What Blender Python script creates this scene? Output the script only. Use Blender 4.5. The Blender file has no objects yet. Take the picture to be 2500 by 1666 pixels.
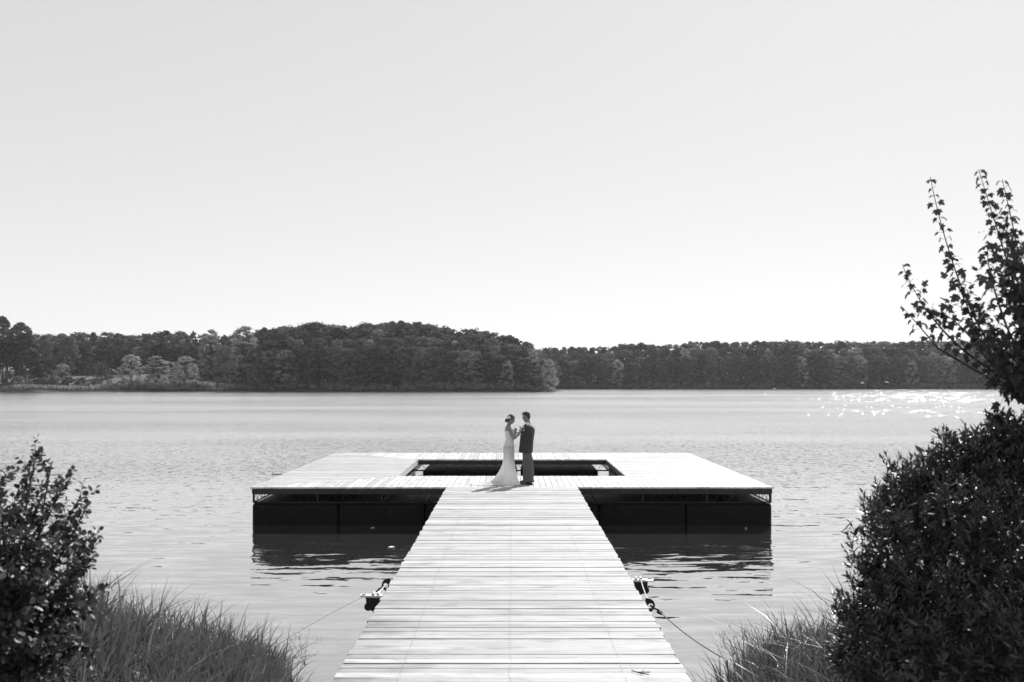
import bpy, math, random
import numpy as np
from mathutils import Vector, Matrix

# ------------------------------------------------------------------ camera, sky, sun
SC = bpy.context.scene
COL = SC.collection
R = math.radians
F = 2431.0            # focal length in photo pixels (2500 wide)
CAMZ = 3.53           # eye height over the water
HZ = 930.0            # horizon row

cam_d = bpy.data.cameras.new('camera')
cam = bpy.data.objects.new('camera', cam_d)
COL.objects.link(cam)
cam.location = (0, 0, CAMZ)
cam.rotation_euler = (R(90), 0, 0)
cam_d.sensor_width = 36
cam_d.lens = 36 * F / 2500
cam_d.shift_y = (HZ - 833) / 2500
cam_d.clip_start = 0.1
cam_d.clip_end = 4000
cam_d.dof.use_dof = True
cam_d.dof.focus_distance = 24.5
cam_d.dof.aperture_fstop = 4.0
SC.camera = cam

SUN_EL, SUN_AZ = 41.0, 25.5
w = bpy.data.worlds.new('World'); SC.world = w; w.use_nodes = True
nt = w.node_tree; nt.nodes.clear()
sky = nt.nodes.new('ShaderNodeTexSky'); sky.sky_type = 'NISHITA'; sky.sun_disc = False
sky.sun_elevation = R(SUN_EL); sky.sun_rotation = R(SUN_AZ)
sky.air_density = 1.0; sky.dust_density = 0.3; sky.ozone_density = 1.0
sep = nt.nodes.new('ShaderNodeSeparateColor')
m1 = nt.nodes.new('ShaderNodeMath'); m1.operation = 'MULTIPLY'; m1.inputs[1].default_value = 0.45
m2 = nt.nodes.new('ShaderNodeMath'); m2.operation = 'MULTIPLY_ADD'; m2.inputs[1].default_value = 0.55
bg = nt.nodes.new('ShaderNodeBackground'); bg.inputs['Strength'].default_value = 0.085
out = nt.nodes.new('ShaderNodeOutputWorld')
nt.links.new(sky.outputs[0], sep.inputs[0])
nt.links.new(sep.outputs[1], m1.inputs[0])
nt.links.new(sep.outputs[0], m2.inputs[0]); nt.links.new(m1.outputs[0], m2.inputs[2])
pw = nt.nodes.new('ShaderNodeMath'); pw.operation = 'POWER'; pw.inputs[1].default_value = 0.29
mg = nt.nodes.new('ShaderNodeMath'); mg.operation = 'MULTIPLY'; mg.inputs[1].default_value = 3.60
nt.links.new(m2.outputs[0], pw.inputs[0]); nt.links.new(pw.outputs[0], mg.inputs[0]); nt.links.new(mg.outputs[0], bg.inputs[0]); nt.links.new(bg.outputs[0], out.inputs[0])

sun_d = bpy.data.lights.new('sun', 'SUN'); sun_d.energy = 4.2; sun_d.angle = R(0.5); sun_d.color = (1, 1, 1)
sun = bpy.data.objects.new('sun', sun_d); COL.objects.link(sun)
sdir = Vector((math.sin(R(SUN_AZ)) * math.cos(R(SUN_EL)), math.cos(R(SUN_AZ)) * math.cos(R(SUN_EL)), math.sin(R(SUN_EL))))
sun.rotation_euler = sdir.to_track_quat('Z', 'Y').to_euler()

SC.view_settings.view_transform = 'Standard'
SC.view_settings.look = 'None'
SC.view_settings.exposure = 0.75
SC.view_settings.gamma = 1.0
SC.cycles.max_bounces = 7
SC.cycles.transparent_max_bounces = 6
SC.cycles.volume_bounces = 0
SC.cycles.sample_clamp_indirect = 4.0
SC.cycles.use_denoising = True

HAZE = 0.00010
rng = np.random.default_rng(7)
random.seed(7)

def P(px, py, d):
    """a photo pixel at distance d -> point"""
    return Vector(((px - 1250) / F * d, d, CAMZ - (py - HZ) / F * d))

# ------------------------------------------------------------------ helpers
def tag(o, label=None, cat=None, group=None, kind=None):
    if label: o['label'] = label
    if cat: o['category'] = cat
    if group: o['group'] = group
    if kind: o['kind'] = kind
    return o

def empty(name, loc=(0, 0, 0), rz=0.0):
    o = bpy.data.objects.new(name, None); COL.objects.link(o)
    o.location = loc; o.rotation_euler = (0, 0, rz); o.empty_display_size = 0.2
    return o

class MB:
    def __init__(s):
        s.v = []; s.f = []; s.t = []
    def add(s, vs, fs, tone=0.5):
        b = len(s.v); s.v += [tuple(v) for v in vs]
        for f in fs: s.f.append(tuple(b + i for i in f)); s.t.append(tone)
    def prism(s, q, z0, z1, tone=0.5, bev=0.0):
        """q: 4 plan corners counter-clockwise, heights z0<z1 (z1 may be a list per corner)"""
        zt = z1 if isinstance(z1, (list, tuple)) else [z1] * 4
        th = z0 if isinstance(z0, (list, tuple)) else [z0] * 4
        vs = [(q[i][0], q[i][1], th[i]) for i in range(4)] + [(q[i][0], q[i][1], zt[i]) for i in range(4)]
        s.add(vs, [(3, 2, 1, 0), (4, 5, 6, 7), (0, 1, 5, 4), (1, 2, 6, 5), (2, 3, 7, 6), (3, 0, 4, 7)], tone)
    def box(s, x0, x1, y0, y1, z0, z1, tone=0.5):
        s.prism([(x0, y0), (x1, y0), (x1, y1), (x0, y1)], z0, z1, tone)
    def bevbox(s, x0, x1, y0, y1, z0, z1, b, tone=0.5, seg=4):
        """box with rounded vertical and top edges, as stacked rounded rings"""
        rings = []
        prof = [(0.0, b * .4), (b * .4, 0.0)]
        H = z1 - z0
        hs = [(z0, b * .3)] + [(z0 + b * .5, 0)] + [(z1 - b, 0)] + [(z1 - b + b * math.sin(R(a)), b - b * math.cos(R(a))) for a in (30, 60, 90)]
        for (z, ins) in hs:
            ring = []
            for (cx, cy, a0) in ((x1 - b, y1 - b, 0), (x0 + b, y1 - b, 90), (x0 + b, y0 + b, 180), (x1 - b, y0 + b, 270)):
                for k in range(seg + 1):
                    a = R(a0 + 90 * k / seg); r = max(b - ins, 0.002)
                    ring.append((cx + r * math.cos(a), cy + r * math.sin(a), z))
            rings.append(ring)
        s.rings(rings, tone, cap=True)
    def rings(s, rings, tone=0.5, cap=True, closed=True):
        n = len(rings[0]); vs = [p for r in rings for p in r]; fs = []
        for i in range(len(rings) - 1):
            for k in range(n if closed else n - 1):
                a = i * n + k; b = i * n + (k + 1) % n
                fs.append((a, b, b + n, a + n))
        if cap and closed:
            fs.append(tuple(reversed(range(n)))); fs.append(tuple(range((len(rings) - 1) * n, len(rings) * n)))
        s.add(vs, fs, tone)
    def tube(s, pts, rad, n=6, tone=0.5, cap=True):
        pts = [Vector(p) for p in pts]
        if not isinstance(rad, (list, tuple)): rad = [rad] * len(pts)
        rings = []; up = Vector((0.13, 0.21, 1)).normalized(); prev = None
        for i, p in enumerate(pts):
            d = (pts[min(i + 1, len(pts) - 1)] - pts[max(i - 1, 0)])
            if d.length < 1e-9: d = Vector((0, 0, 1))
            d.normalize()
            if prev is None:
                a = d.cross(up)
                if a.length < 1e-3: a = d.cross(Vector((1, 0, 0)))
            else:
                a = prev - d * prev.dot(d)
                if a.length < 1e-4: a = d.cross(up)
            a.normalize(); prev = a; b = d.cross(a)
            r = rad[i]; rx, ry = (r if isinstance(r, (list, tuple)) else (r, r))
            rings.append([p + a * (rx * math.cos(2 * math.pi * k / n)) + b * (ry * math.sin(2 * math.pi * k / n)) for k in range(n)])
        s.rings(rings, tone, cap)
    def ell(s, c, r, n=10, m=7, tone=0.5, rot=None):
        rings = []
        for j in range(m):
            th = math.pi * (j + 0.5) / m
            ring = []
            for k in range(n):
                ph = 2 * math.pi * k / n
                v = Vector((r[0] * math.sin(th) * math.cos(ph), r[1] * math.sin(th) * math.sin(ph), -r[2] * math.cos(th)))
                if rot is not None: v = rot @ v
                ring.append(Vector(c) + v)
            rings.append(ring)
        s.rings(rings, tone, cap=True)
    def build(s, name, mat, parent=None, smooth=False):
        me = bpy.data.meshes.new(name)
        me.from_pydata(s.v, [], s.f)
        me.materials.append(mat)
        at = me.attributes.new('tone', 'FLOAT', 'FACE')
        at.data.foreach_set('value', s.t)
        if smooth: me.polygons.foreach_set('use_smooth', [True] * len(me.polygons))
        me.update()
        o = bpy.data.objects.new(name, me); COL.objects.link(o)
        if parent: o.parent = parent
        return o

def np_mesh(name, verts, faces_flat, nper, mat, parent=None, tone=None, smooth=False):
    """verts (N,3); faces_flat flat loop indices; nper = verts per face (array)"""
    me = bpy.data.meshes.new(name)
    me.vertices.add(len(verts)); me.vertices.foreach_set('co', np.asarray(verts, dtype=np.float32).ravel())
    me.loops.add(len(faces_flat)); me.loops.foreach_set('vertex_index', np.asarray(faces_flat, dtype=np.int32))
    nper = np.asarray(nper, dtype=np.int32)
    me.polygons.add(len(nper))
    st = np.concatenate([[0], np.cumsum(nper)[:-1]]).astype(np.int32)
    me.polygons.foreach_set('loop_start', st)
    me.materials.append(mat)
    if tone is not None:
        at = me.attributes.new('tone', 'FLOAT', 'FACE'); at.data.foreach_set('value', np.asarray(tone, dtype=np.float32))
    me.update(calc_edges=True); me.validate()
    if smooth: me.polygons.foreach_set('use_smooth', [True] * len(me.polygons))
    o = bpy.data.objects.new(name, me); COL.objects.link(o)
    if parent: o.parent = parent
    return o

def unit(a):
    return a / np.maximum(np.linalg.norm(a, axis=-1, keepdims=True), 1e-9)

# leaf templates: (verts (along, across, up), faces)
T_QUAD = (np.array([(-.5, -.5, 0), (.5, -.42, 0.05), (.42, .5, 0), (-.5, .4, .05)]), [(0, 1, 2, 3)])
T_LANCE = (np.array([(0, 0, 0), (.3, -.13, .035), (.65, -.11, .03), (1, 0, -.06), (.65, .11, .03), (.3, .13, .035), (.5, 0, 0)]),
           [(0, 1, 2, 6), (6, 2, 3), (0, 6, 4, 5), (6, 3, 4)])
T_ROUND = (np.array([(0, 0, 0), (.18, -.3, .05), (.5, -.42, .09), (.8, -.28, .05), (1.02, 0, -.05), (.8, .28, .05), (.5, .42, .09), (.18, .3, .05)]),
           [(0, 1, 2, 3, 4), (0, 4, 5, 6, 7)])
T_MAPLE = (np.array([(0, 0, 0), (-.02, -.22, .03), (.12, -.42, .06), (.26, -.3, .04), (.42, -.52, .0), (.56, -.5, -.02), (.54, -.24, .04), (.78, -.2, .02),
                     (1.05, 0, -.1), (.78, .2, .02), (.54, .24, .04), (.56, .5, -.02), (.42, .52, .0), (.26, .3, .04), (.12, .42, .06), (-.02, .22, .03), (.4, 0, 0)]),
           [(0, 1, 2, 3), (0, 3, 16), (3, 4, 5, 6), (3, 6, 16), (6, 7, 8, 16), (8, 9, 10, 16), (10, 11, 12, 13), (10, 13, 16), (13, 14, 15, 0), (13, 0, 16)])

def leaves(tmpl, pos, along, normal, size):
    """instance a template; returns verts, flat, nper"""
    V, Fs = tmpl
    A = unit(along); N = normal - A * np.sum(normal * A, axis=1, keepdims=True); N = unit(N + 1e-6)
    B = np.cross(N, A)
    s = np.asarray(size).reshape(-1, 1, 1)
    vs = pos[:, None, :] + s * (V[None, :, 0:1] * A[:, None, :] + V[None, :, 1:2] * B[:, None, :] + V[None, :, 2:3] * N[:, None, :])
    n = len(pos); k = len(V)
    flat1 = np.array([i for f in Fs for i in f]); np1 = np.array([len(f) for f in Fs])
    flat = (np.arange(n)[:, None] * k + flat1[None, :]).ravel()
    return vs.reshape(-1, 3), flat, np.tile(np1, n)

def rdir(n):
    return unit(rng.normal(size=(n, 3)))

# ------------------------------------------------------------------ materials
def new_mat(name):
    m = bpy.data.materials.new(name); m.use_nodes = True
    t = m.node_tree; b = t.nodes['Principled BSDF']
    return m, t, b
def N(t, typ, **kw):
    n = t.nodes.new(typ)
    for k, v in kw.items():
        setattr(n, k, v)
    return n
def ramp(t, src, stops):
    r = t.nodes.new('ShaderNodeValToRGB')
    e = r.color_ramp.elements
    while len(e) < len(stops): e.new(0.5)
    for i, (p, c) in enumerate(stops):
        e[i].position = p; e[i].color = (c, c, c, 1)
    t.links.new(src, r.inputs[0])
    return r.outputs[0]
def mth(t, op, a, b=None, c=None):
    n = t.nodes.new('ShaderNodeMath'); n.operation = op
    for i, v in enumerate((a, b, c)):
        if v is None: continue
        if isinstance(v, (int, float)): n.inputs[i].default_value = v
        else: t.links.new(v, n.inputs[i])
    return n.outputs[0]

def plain(name, g, rough=0.6, var=0.15, scale=8.0, metal=0.0, spec=0.5, bump=0.0):
    m, t, b = new_mat(name)
    tc = N(t, 'ShaderNodeTexCoord'); nz = N(t, 'ShaderNodeTexNoise'); nz.inputs['Scale'].default_value = scale
    nz.inputs['Detail'].default_value = 4
    t.links.new(tc.outputs['Object'], nz.inputs['Vector'])
    c = ramp(t, nz.outputs[0], [(0.3, g * (1 - var)), (0.7, g * (1 + var))])
    t.links.new(c, b.inputs['Base Color'])
    b.inputs['Roughness'].default_value = rough; b.inputs['Metallic'].default_value = metal
    b.inputs['Specular IOR Level'].default_value = spec
    if bump:
        bp = N(t, 'ShaderNodeBump'); bp.inputs['Distance'].default_value = bump
        t.links.new(nz.outputs[0], bp.inputs['Height']); t.links.new(bp.outputs[0], b.inputs['Normal'])
    return m

def leaf_mat(name, lo, hi, rough=0.5, trans=0.35, spec=0.4, island=True, tree=0.4):
    m, t, b = new_mat(name)
    geo = N(t, 'ShaderNodeNewGeometry'); oi = N(t, 'ShaderNodeObjectInfo')
    src = geo.outputs['Random Per Island'] if island else oi.outputs['Random']
    mix = mth(t, 'ADD', mth(t, 'MULTIPLY', src, 1 - tree), mth(t, 'MULTIPLY', oi.outputs['Random'], tree))
    c = ramp(t, mix, [(0.0, lo), (1.0, hi)])
    t.links.new(c, b.inputs['Base Color'])
    b.inputs['Roughness'].default_value = rough; b.inputs['Specular IOR Level'].default_value = spec
    tr = N(t, 'ShaderNodeBsdfTranslucent'); t.links.new(c, tr.inputs[0])
    mx = N(t, 'ShaderNodeMixShader'); mx.inputs[0].default_value = trans
    o = [n for n in t.nodes if n.type == 'OUTPUT_MATERIAL'][0]
    t.links.new(b.outputs[0], mx.inputs[1]); t.links.new(tr.outputs[0], mx.inputs[2]); t.links.new(mx.outputs[0], o.inputs[0])
    return m

def wood_mat(name, along_x, lo=0.20, hi=0.58, fade=None):
    m, t, b = new_mat(name)
    at = N(t, 'ShaderNodeAttribute', attribute_name='tone')
    tc = N(t, 'ShaderNodeTexCoord'); mp = N(t, 'ShaderNodeMapping')
    mp.inputs['Scale'].default_value = (1.4, 34, 20) if along_x else (34, 1.4, 20)
    t.links.new(tc.outputs['Object'], mp.inputs[0])
    nz = N(t, 'ShaderNodeTexNoise', noise_dimensions='4D'); nz.inputs['Scale'].default_value = 1.0; nz.inputs['Detail'].default_value = 6
    nz.inputs['Roughness'].default_value = 0.65
    t.links.new(mp.outputs[0], nz.inputs['Vector']); t.links.new(mth(t, 'MULTIPLY', at.outputs['Fac'], 37.0), nz.inputs['W'])
    mp2 = N(t, 'ShaderNodeMapping'); mp2.inputs['Scale'].default_value = (2.2, 5.0, 5.0) if along_x else (5, 2.2, 5)
    t.links.new(tc.outputs['Object'], mp2.inputs[0])
    nz2 = N(t, 'ShaderNodeTexNoise', noise_dimensions='4D'); nz2.inputs['Scale'].default_value = 1.0; nz2.inputs['Detail'].default_value = 5
    t.links.new(mp2.outputs[0], nz2.inputs['Vector']); t.links.new(mth(t, 'MULTIPLY', at.outputs['Fac'], 11.0), nz2.inputs['W'])
    base = mth(t, 'MULTIPLY_ADD', at.outputs['Fac'], hi - lo, lo)
    g1 = ramp(t, nz.outputs[0], [(0.28, 0.50), (0.45, 0.88), (0.62, 1.06)])
    g2 = ramp(t, nz2.outputs[0], [(0.28, 0.62), (0.46, 0.96), (0.7, 1.06)])
    v = mth(t, 'MULTIPLY', mth(t, 'MULTIPLY', base, g1), g2)
    # short dark cracks and knots
    mp3 = N(t, 'ShaderNodeMapping'); mp3.inputs['Scale'].default_value = (2.2, 38, 8) if along_x else (38, 2.2, 8)
    t.links.new(tc.outputs['Object'], mp3.inputs[0])
    nz3 = N(t, 'ShaderNodeTexNoise'); nz3.inputs['Scale'].default_value = 1.0; nz3.inputs['Detail'].default_value = 3
    t.links.new(mp3.outputs[0], nz3.inputs['Vector'])
    g3 = ramp(t, nz3.outputs[0], [(0.27, 0.22), (0.345, 0.93), (0.5, 1.0)])
    v = mth(t, 'MULTIPLY', v, g3)
    if fade:   # grey weathering stains, stronger at the shore end beside the left edge
        sx = N(t, 'ShaderNodeSeparateXYZ'); t.links.new(tc.outputs['Object'], sx.inputs[0])
        ex = mth(t, 'MULTIPLY', mth(t, 'SUBTRACT', mth(t, 'MULTIPLY', sx.outputs[0], -1.0), 0.75), 1.3)
        ey = mth(t, 'MULTIPLY', mth(t, 'SUBTRACT', 13.5, sx.outputs[1]), 0.2)
        k = N(t, 'ShaderNodeMath', operation='MULTIPLY', use_clamp=True)
        exn = N(t, 'ShaderNodeMath', operation='MULTIPLY', use_clamp=True); t.links.new(ex, exn.inputs[0]); exn.inputs[1].default_value = 1
        eyn = N(t, 'ShaderNodeMath', operation='MULTIPLY', use_clamp=True); t.links.new(ey, eyn.inputs[0]); eyn.inputs[1].default_value = 1
        t.links.new(exn.outputs[0], k.inputs[0]); t.links.new(eyn.outputs[0], k.inputs[1])
        st = mth(t, 'MULTIPLY', k.outputs[0], ramp(t, nz2.outputs[0], [(0.35, 1.0), (0.6, 0.35)]))
        st = mth(t, 'MULTIPLY', st, mth(t, 'LESS_THAN', at.outputs['Fac'], 0.93))
        v = mth(t, 'MULTIPLY', v, mth(t, 'SUBTRACT', 1.0, mth(t, 'MULTIPLY', st, 0.62)))
    t.links.new(v, b.inputs['Base Color'])
    b.inputs['Roughness'].default_value = 0.62; b.inputs['Specular IOR Level'].default_value = 0.35
    bp = N(t, 'ShaderNodeBump'); bp.inputs['Distance'].default_value = 0.004; bp.inputs['Strength'].default_value = 0.5
    t.links.new(nz.outputs[0], bp.inputs['Height']); t.links.new(bp.outputs[0], b.inputs['Normal'])
    return m

M = {}
M['wood_x'] = wood_mat('weathered boards across', True, lo=0.06, hi=0.50, fade=True)
M['wood_x2'] = wood_mat('weathered side boards', True, lo=0.24, hi=0.54)
M['wood_y'] = wood_mat('weathered boards lengthwise', False, lo=0.28, hi=0.56)
M['fascia'] = plain('dark edge timber', 0.016, 0.7, 0.3)
M['fascia_lit'] = plain('sunlit edge timber', 0.35, 0.7, 0.2)  # lighter copy of the edge timber: sunlight put into its colour
M['steel'] = plain('dark painted steel', 0.02, 0.5, 0.3, metal=0.3)
M['black_plastic'] = plain('black float plastic', 0.004, 0.5, 0.5, 3.0, spec=0.12, bump=0.01)
def float_stain():
    m = M['black_plastic']; t = m.node_tree; b = t.nodes['Principled BSDF']; src = b.inputs['Base Color'].links[0].from_socket
    tc = N(t, 'ShaderNodeTexCoord'); sx = N(t, 'ShaderNodeSeparateXYZ'); t.links.new(tc.outputs['Object'], sx.inputs[0])
    nz = N(t, 'ShaderNodeTexNoise'); nz.inputs['Scale'].default_value = 5; nz.inputs['Detail'].default_value = 5; t.links.new(tc.outputs['Object'], nz.inputs['Vector'])
    band = ramp(t, mth(t, 'ADD', sx.outputs[2], mth(t, 'MULTIPLY', nz.outputs[0], .10)), [(0.06, 1.0), (0.12, 0.0)])
    v = mth(t, 'ADD', src, mth(t, 'MULTIPLY', band, 0.012)); v = mth(t, 'ADD', v, mth(t, 'MULTIPLY', ramp(t, nz.outputs[0], [(.60, 0.0), (.72, 1.0)]), .008))
    t.links.new(v, b.inputs['Base Color'])
float_stain()
M['galv'] = plain('galvanised metal', 0.75, 0.35, 0.1, metal=0.5)
M['black_iron'] = plain('black iron', 0.012, 0.5, 0.3)
M['cable'] = plain('steel cable', 0.10, 0.5, 0.2)
M['rope'] = plain('white rope', 0.6, 0.8, 0.1, 60)
M['bark'] = plain('bark', 0.045, 0.9, 0.4, 12, bump=0.01)
M['far_bark'] = plain('far bark', 0.06, 0.9, 0.3, 3)
M['pine'] = leaf_mat('pine needles', 0.02, 0.125, 0.8, 0.12, 0.06, tree=0.75)
M['broad'] = leaf_mat('broadleaf foliage', 0.03, 0.20, 0.8, 0.22, 0.06, tree=0.75)
M['pale'] = leaf_mat('pale foliage', 0.20, 0.42, 0.8, 0.30, 0.06)
M['bush'] = leaf_mat('bush leaves', 0.025, 0.10, 0.45, 0.30, 0.4)
M['laurel'] = leaf_mat('glossy narrow leaves', 0.016, 0.075, 0.38, 0.16, 0.45)
M['maple'] = leaf_mat('maple leaves', 0.02, 0.06, 0.5, 0.28, 0.35)
M['grass'] = leaf_mat('grass blades', 0.015, 0.16, 0.40, 0.35, 0.4)
M['grass_pale'] = leaf_mat('dry grass stems', 0.10, 0.26, 0.5, 0.35, 0.4)
M['soil'] = plain('bank soil', 0.05, 0.95, 0.5, 6, bump=0.03)
M['lawn'] = plain('shore ground', 0.11, 0.95, 0.35, 0.15)
def shore_ground():      # mown grass on the open slope at the far left, leaf litter under the woods
    m = M['lawn']; t = m.node_tree; b = t.nodes['Principled BSDF']; src = b.inputs['Base Color'].links[0].from_socket
    g = N(t, 'ShaderNodeNewGeometry'); sx = N(t, 'ShaderNodeSeparateXYZ'); t.links.new(g.outputs['Position'], sx.inputs[0])
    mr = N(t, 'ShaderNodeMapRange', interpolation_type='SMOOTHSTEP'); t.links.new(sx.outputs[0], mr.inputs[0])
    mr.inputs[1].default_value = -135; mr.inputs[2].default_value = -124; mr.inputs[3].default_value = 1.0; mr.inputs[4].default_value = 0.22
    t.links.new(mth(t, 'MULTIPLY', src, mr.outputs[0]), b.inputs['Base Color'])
shore_ground()
M['skin'] = plain('skin', 0.17, 0.5, 0.05)
M['hair_b'] = plain('brown hair', 0.04, 0.75, 0.4, 60)
M['hair_g'] = plain('dark hair', 0.025, 0.75, 0.3, 60)
M['jacket'] = plain('dark suit cloth', 0.030, 0.8, 0.12, 30, bump=0.003)
M['trousers'] = plain('grey trouser cloth', 0.085, 0.8, 0.10, 20, bump=0.003)
M['shirt'] = plain('white shirt cotton', 0.75, 0.8, 0.04)
M['shoe'] = plain('black shoe leather', 0.012, 0.3, 0.2)
M['white'] = plain('white paint', 0.75, 0.6, 0.05)
M['lace'] = leaf_mat('ivory lace', 0.55, 0.72, 0.8, 0.2, 0.2, island=False)
M['dress'] = leaf_mat('ivory tulle', 0.86, 0.90, 0.8, 0.66, 0.2, island=False)

# water: slopes are given directly so that far water stays rough
def water_mat():
    m, t, b = new_mat('lake water')
    geo = N(t, 'ShaderNodeNewGeometry')
    pos = geo.outputs['Position']
    sx = N(t, 'ShaderNodeSeparateXYZ'); t.links.new(pos, sx.inputs[0])
    def noise(scale, rot=0.0, loc=(0, 0, 0), detail=2, rough=0.5, dist=0.0):
        mp = N(t, 'ShaderNodeMapping'); mp.inputs['Scale'].default_value = scale; mp.inputs['Rotation'].default_value = (0, 0, rot)
        mp.inputs['Location'].default_value = loc
        t.links.new(pos, mp.inputs[0])
        nz = N(t, 'ShaderNodeTexNoise'); nz.inputs['Scale'].default_value = 1; nz.inputs['Detail'].default_value = detail
        nz.inputs['Roughness'].default_value = rough; nz.inputs['Distortion'].default_value = dist
        t.links.new(mp.outputs[0], nz.inputs['Vector'])
        return nz
    def cen(o): return mth(t, 'SUBTRACT', o, 0.5)
    # wind patches: calmer near the bank, ruffled further out
    y = sx.outputs[1]
    far = N(t, 'ShaderNodeMapRange', interpolation_type='SMOOTHSTEP'); t.links.new(y, far.inputs[0])
    far.inputs[1].default_value = 16; far.inputs[2].default_value = 110; far.inputs[3].default_value = 0.0; far.inputs[4].default_value = 1.0
    patch = noise((0.012, 0.035, 1), 0.1, detail=3)
    pv = ramp(t, patch.outputs[0], [(0.36, 0.45), (0.62, 1.25)])
    n1 = noise((0.75, 3.3, 1), R(-6), detail=3, dist=0.6)
    n1x = noise((0.9, 1.8, 1), R(20), (31, 7, 0), detail=2)
    n2 = noise((3.0, 7.5, 1), R(5), (11, 3, 0), detail=2)
    n2x = noise((2.6, 5.0, 1), R(5), (17, 23, 0), detail=2)
    n3 = noise((9, 22, 1), R(-12), (5, 13, 0), detail=2)
    n3x = noise((12, 16, 1), R(-12), (3, 41, 0), detail=2)
    f = far.outputs[0]
    far2 = N(t, 'ShaderNodeMapRange', interpolation_type='SMOOTHSTEP'); t.links.new(y, far2.inputs[0])
    far2.inputs[1].default_value = 215; far2.inputs[2].default_value = 330; far2.inputs[3].default_value = 0.0; far2.inputs[4].default_value = 1.0
    f2 = mth(t, 'MULTIPLY', far2.outputs[0], ramp(t, noise((0.02, 0.075, 1), 0.02, (4, 9, 0), detail=4, rough=0.7).outputs[0], [(0.44, 0.0), (0.60, 0.8)]))
    # short steep wavelets in scattered spots: they catch the sun
    def spots(scale, loc, y0, y1, th):
        lo = N(t, 'ShaderNodeMapRange', interpolation_type='SMOOTHSTEP'); t.links.new(y, lo.inputs[0]); lo.inputs[1].default_value = y0; lo.inputs[2].default_value = y0 * 1.25
        hi = N(t, 'ShaderNodeMapRange', interpolation_type='SMOOTHSTEP'); t.links.new(y, hi.inputs[0]); hi.inputs[1].default_value = y1 * .9; hi.inputs[2].default_value = y1; hi.inputs[3].default_value = 1; hi.inputs[4].default_value = 0
        v = ramp(t, noise(scale, 0.0, loc, detail=1).outputs[0], [(th, 0.0), (th + .02, 1.0)])
        return mth(t, 'MULTIPLY', v, mth(t, 'MULTIPLY', lo.outputs[0], hi.outputs[0]))
    spk = mth(t, 'ADD', spots((3.2, 0.55, 1), (77, 5, 0), 80, 150, .725), spots((2.0, 0.16, 1), (17, 9, 0), 140, 340, .695))
    lane = ramp(t, noise((0.03, 0.05, 1), 0.1, (7, 55, 0), detail=2).outputs[0], [(0.42, 0.0), (0.55, 1.0)])
    spk = mth(t, 'MULTIPLY', spk, lane)
    right = N(t, 'ShaderNodeMapRange', interpolation_type='SMOOTHSTEP'); t.links.new(sx.outputs[0], right.inputs[0])
    right.inputs[1].default_value = -1; right.inputs[2].default_value = 4; right.inputs[3].default_value = 0.24; right.inputs[4].default_value = 0.36
    mid = N(t, 'ShaderNodeMapRange', interpolation_type='SMOOTHSTEP'); t.links.new(y, mid.inputs[0])
    mid.inputs[1].default_value = 20; mid.inputs[2].default_value = 38
    a1 = mth(t, 'MULTIPLY', mth(t, 'MULTIPLY_ADD', mid.outputs[0], -0.62, 1.0), right.outputs[0])
    a2 = mth(t, 'ADD', mth(t, 'MULTIPLY', pv, mth(t, 'ADD', mth(t, 'MULTIPLY_ADD', f, 0.30, 0.12), mth(t, 'MULTIPLY', mid.outputs[0], 0.16))), mth(t, 'MULTIPLY', f2, 0.28))
    a3 = mth(t, 'ADD', mth(t, 'MULTIPLY', pv, mth(t, 'ADD', mth(t, 'MULTIPLY_ADD', f, 0.30, 0.055), mth(t, 'MULTIPLY', mid.outputs[0], 0.20))), mth(t, 'MULTIPLY', f2, 0.32))
    a3 = mth(t, 'ADD', a3, mth(t, 'MULTIPLY', spk, 0.2))
    sy = mth(t, 'ADD', mth(t, 'ADD', mth(t, 'MULTIPLY', cen(n1.outputs[0]), a1), mth(t, 'MULTIPLY', cen(n2.outputs[0]), a2)), mth(t, 'MULTIPLY', cen(n3.outputs[0]), a3))
    sxx = mth(t, 'ADD', mth(t, 'ADD', mth(t, 'MULTIPLY', cen(n1x.outputs[0]), mth(t, 'MULTIPLY', a1, 0.55)), mth(t, 'MULTIPLY', cen(n2x.outputs[0]), mth(t, 'MULTIPLY', a2, 0.8))), mth(t, 'MULTIPLY', cen(n3x.outputs[0]), a3))
    # at a low angle only the wave faces turned to the viewer are seen
    sy = mth(t, 'SUBTRACT', sy, mth(t, 'MULTIPLY', f, 0.10))
    sy = mth(t, 'SUBTRACT', sy, mth(t, 'MULTIPLY', spk, 0.33)); sxx = mth(t, 'SUBTRACT', sxx, mth(t, 'MULTIPLY', spk, 0.10))
    cx = N(t, 'ShaderNodeCombineXYZ'); t.links.new(sxx, cx.inputs[0]); t.links.new(sy, cx.inputs[1]); cx.inputs[2].default_value = 1
    vn = N(t, 'ShaderNodeVectorMath', operation='NORMALIZE'); t.links.new(cx.outputs[0], vn.inputs[0])
    t.links.new(vn.outputs[0], b.inputs['Normal'])
    b.inputs['Base Color'].default_value = (0.57, 0.57, 0.57, 1)
    b.inputs['Metallic'].default_value = 0.97      # silvery: the sky's mirror image carries almost all of the lake's light
    b.inputs['IOR'].default_value = 1.333
    t.links.new(mth(t, 'ADD', mth(t, 'MULTIPLY_ADD', f, 0.05, 0.03), mth(t, 'MULTIPLY', spk, 0.10)), b.inputs['Roughness'])
    return m
M['water'] = water_mat()

# ------------------------------------------------------------------ water, banks
mb = MB(); mb.add([(-420, -12, 0), (420, -12, 0), (420, 640, 0), (-420, 640, 0)], [(0, 1, 2, 3)])
tag(mb.build('water', M['water']), kind='structure')

def smooth(a, b, x):
    x = max(0.0, min(1.0, (x - a) / (b - a))); return x * x * (3 - 2 * x)

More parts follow.
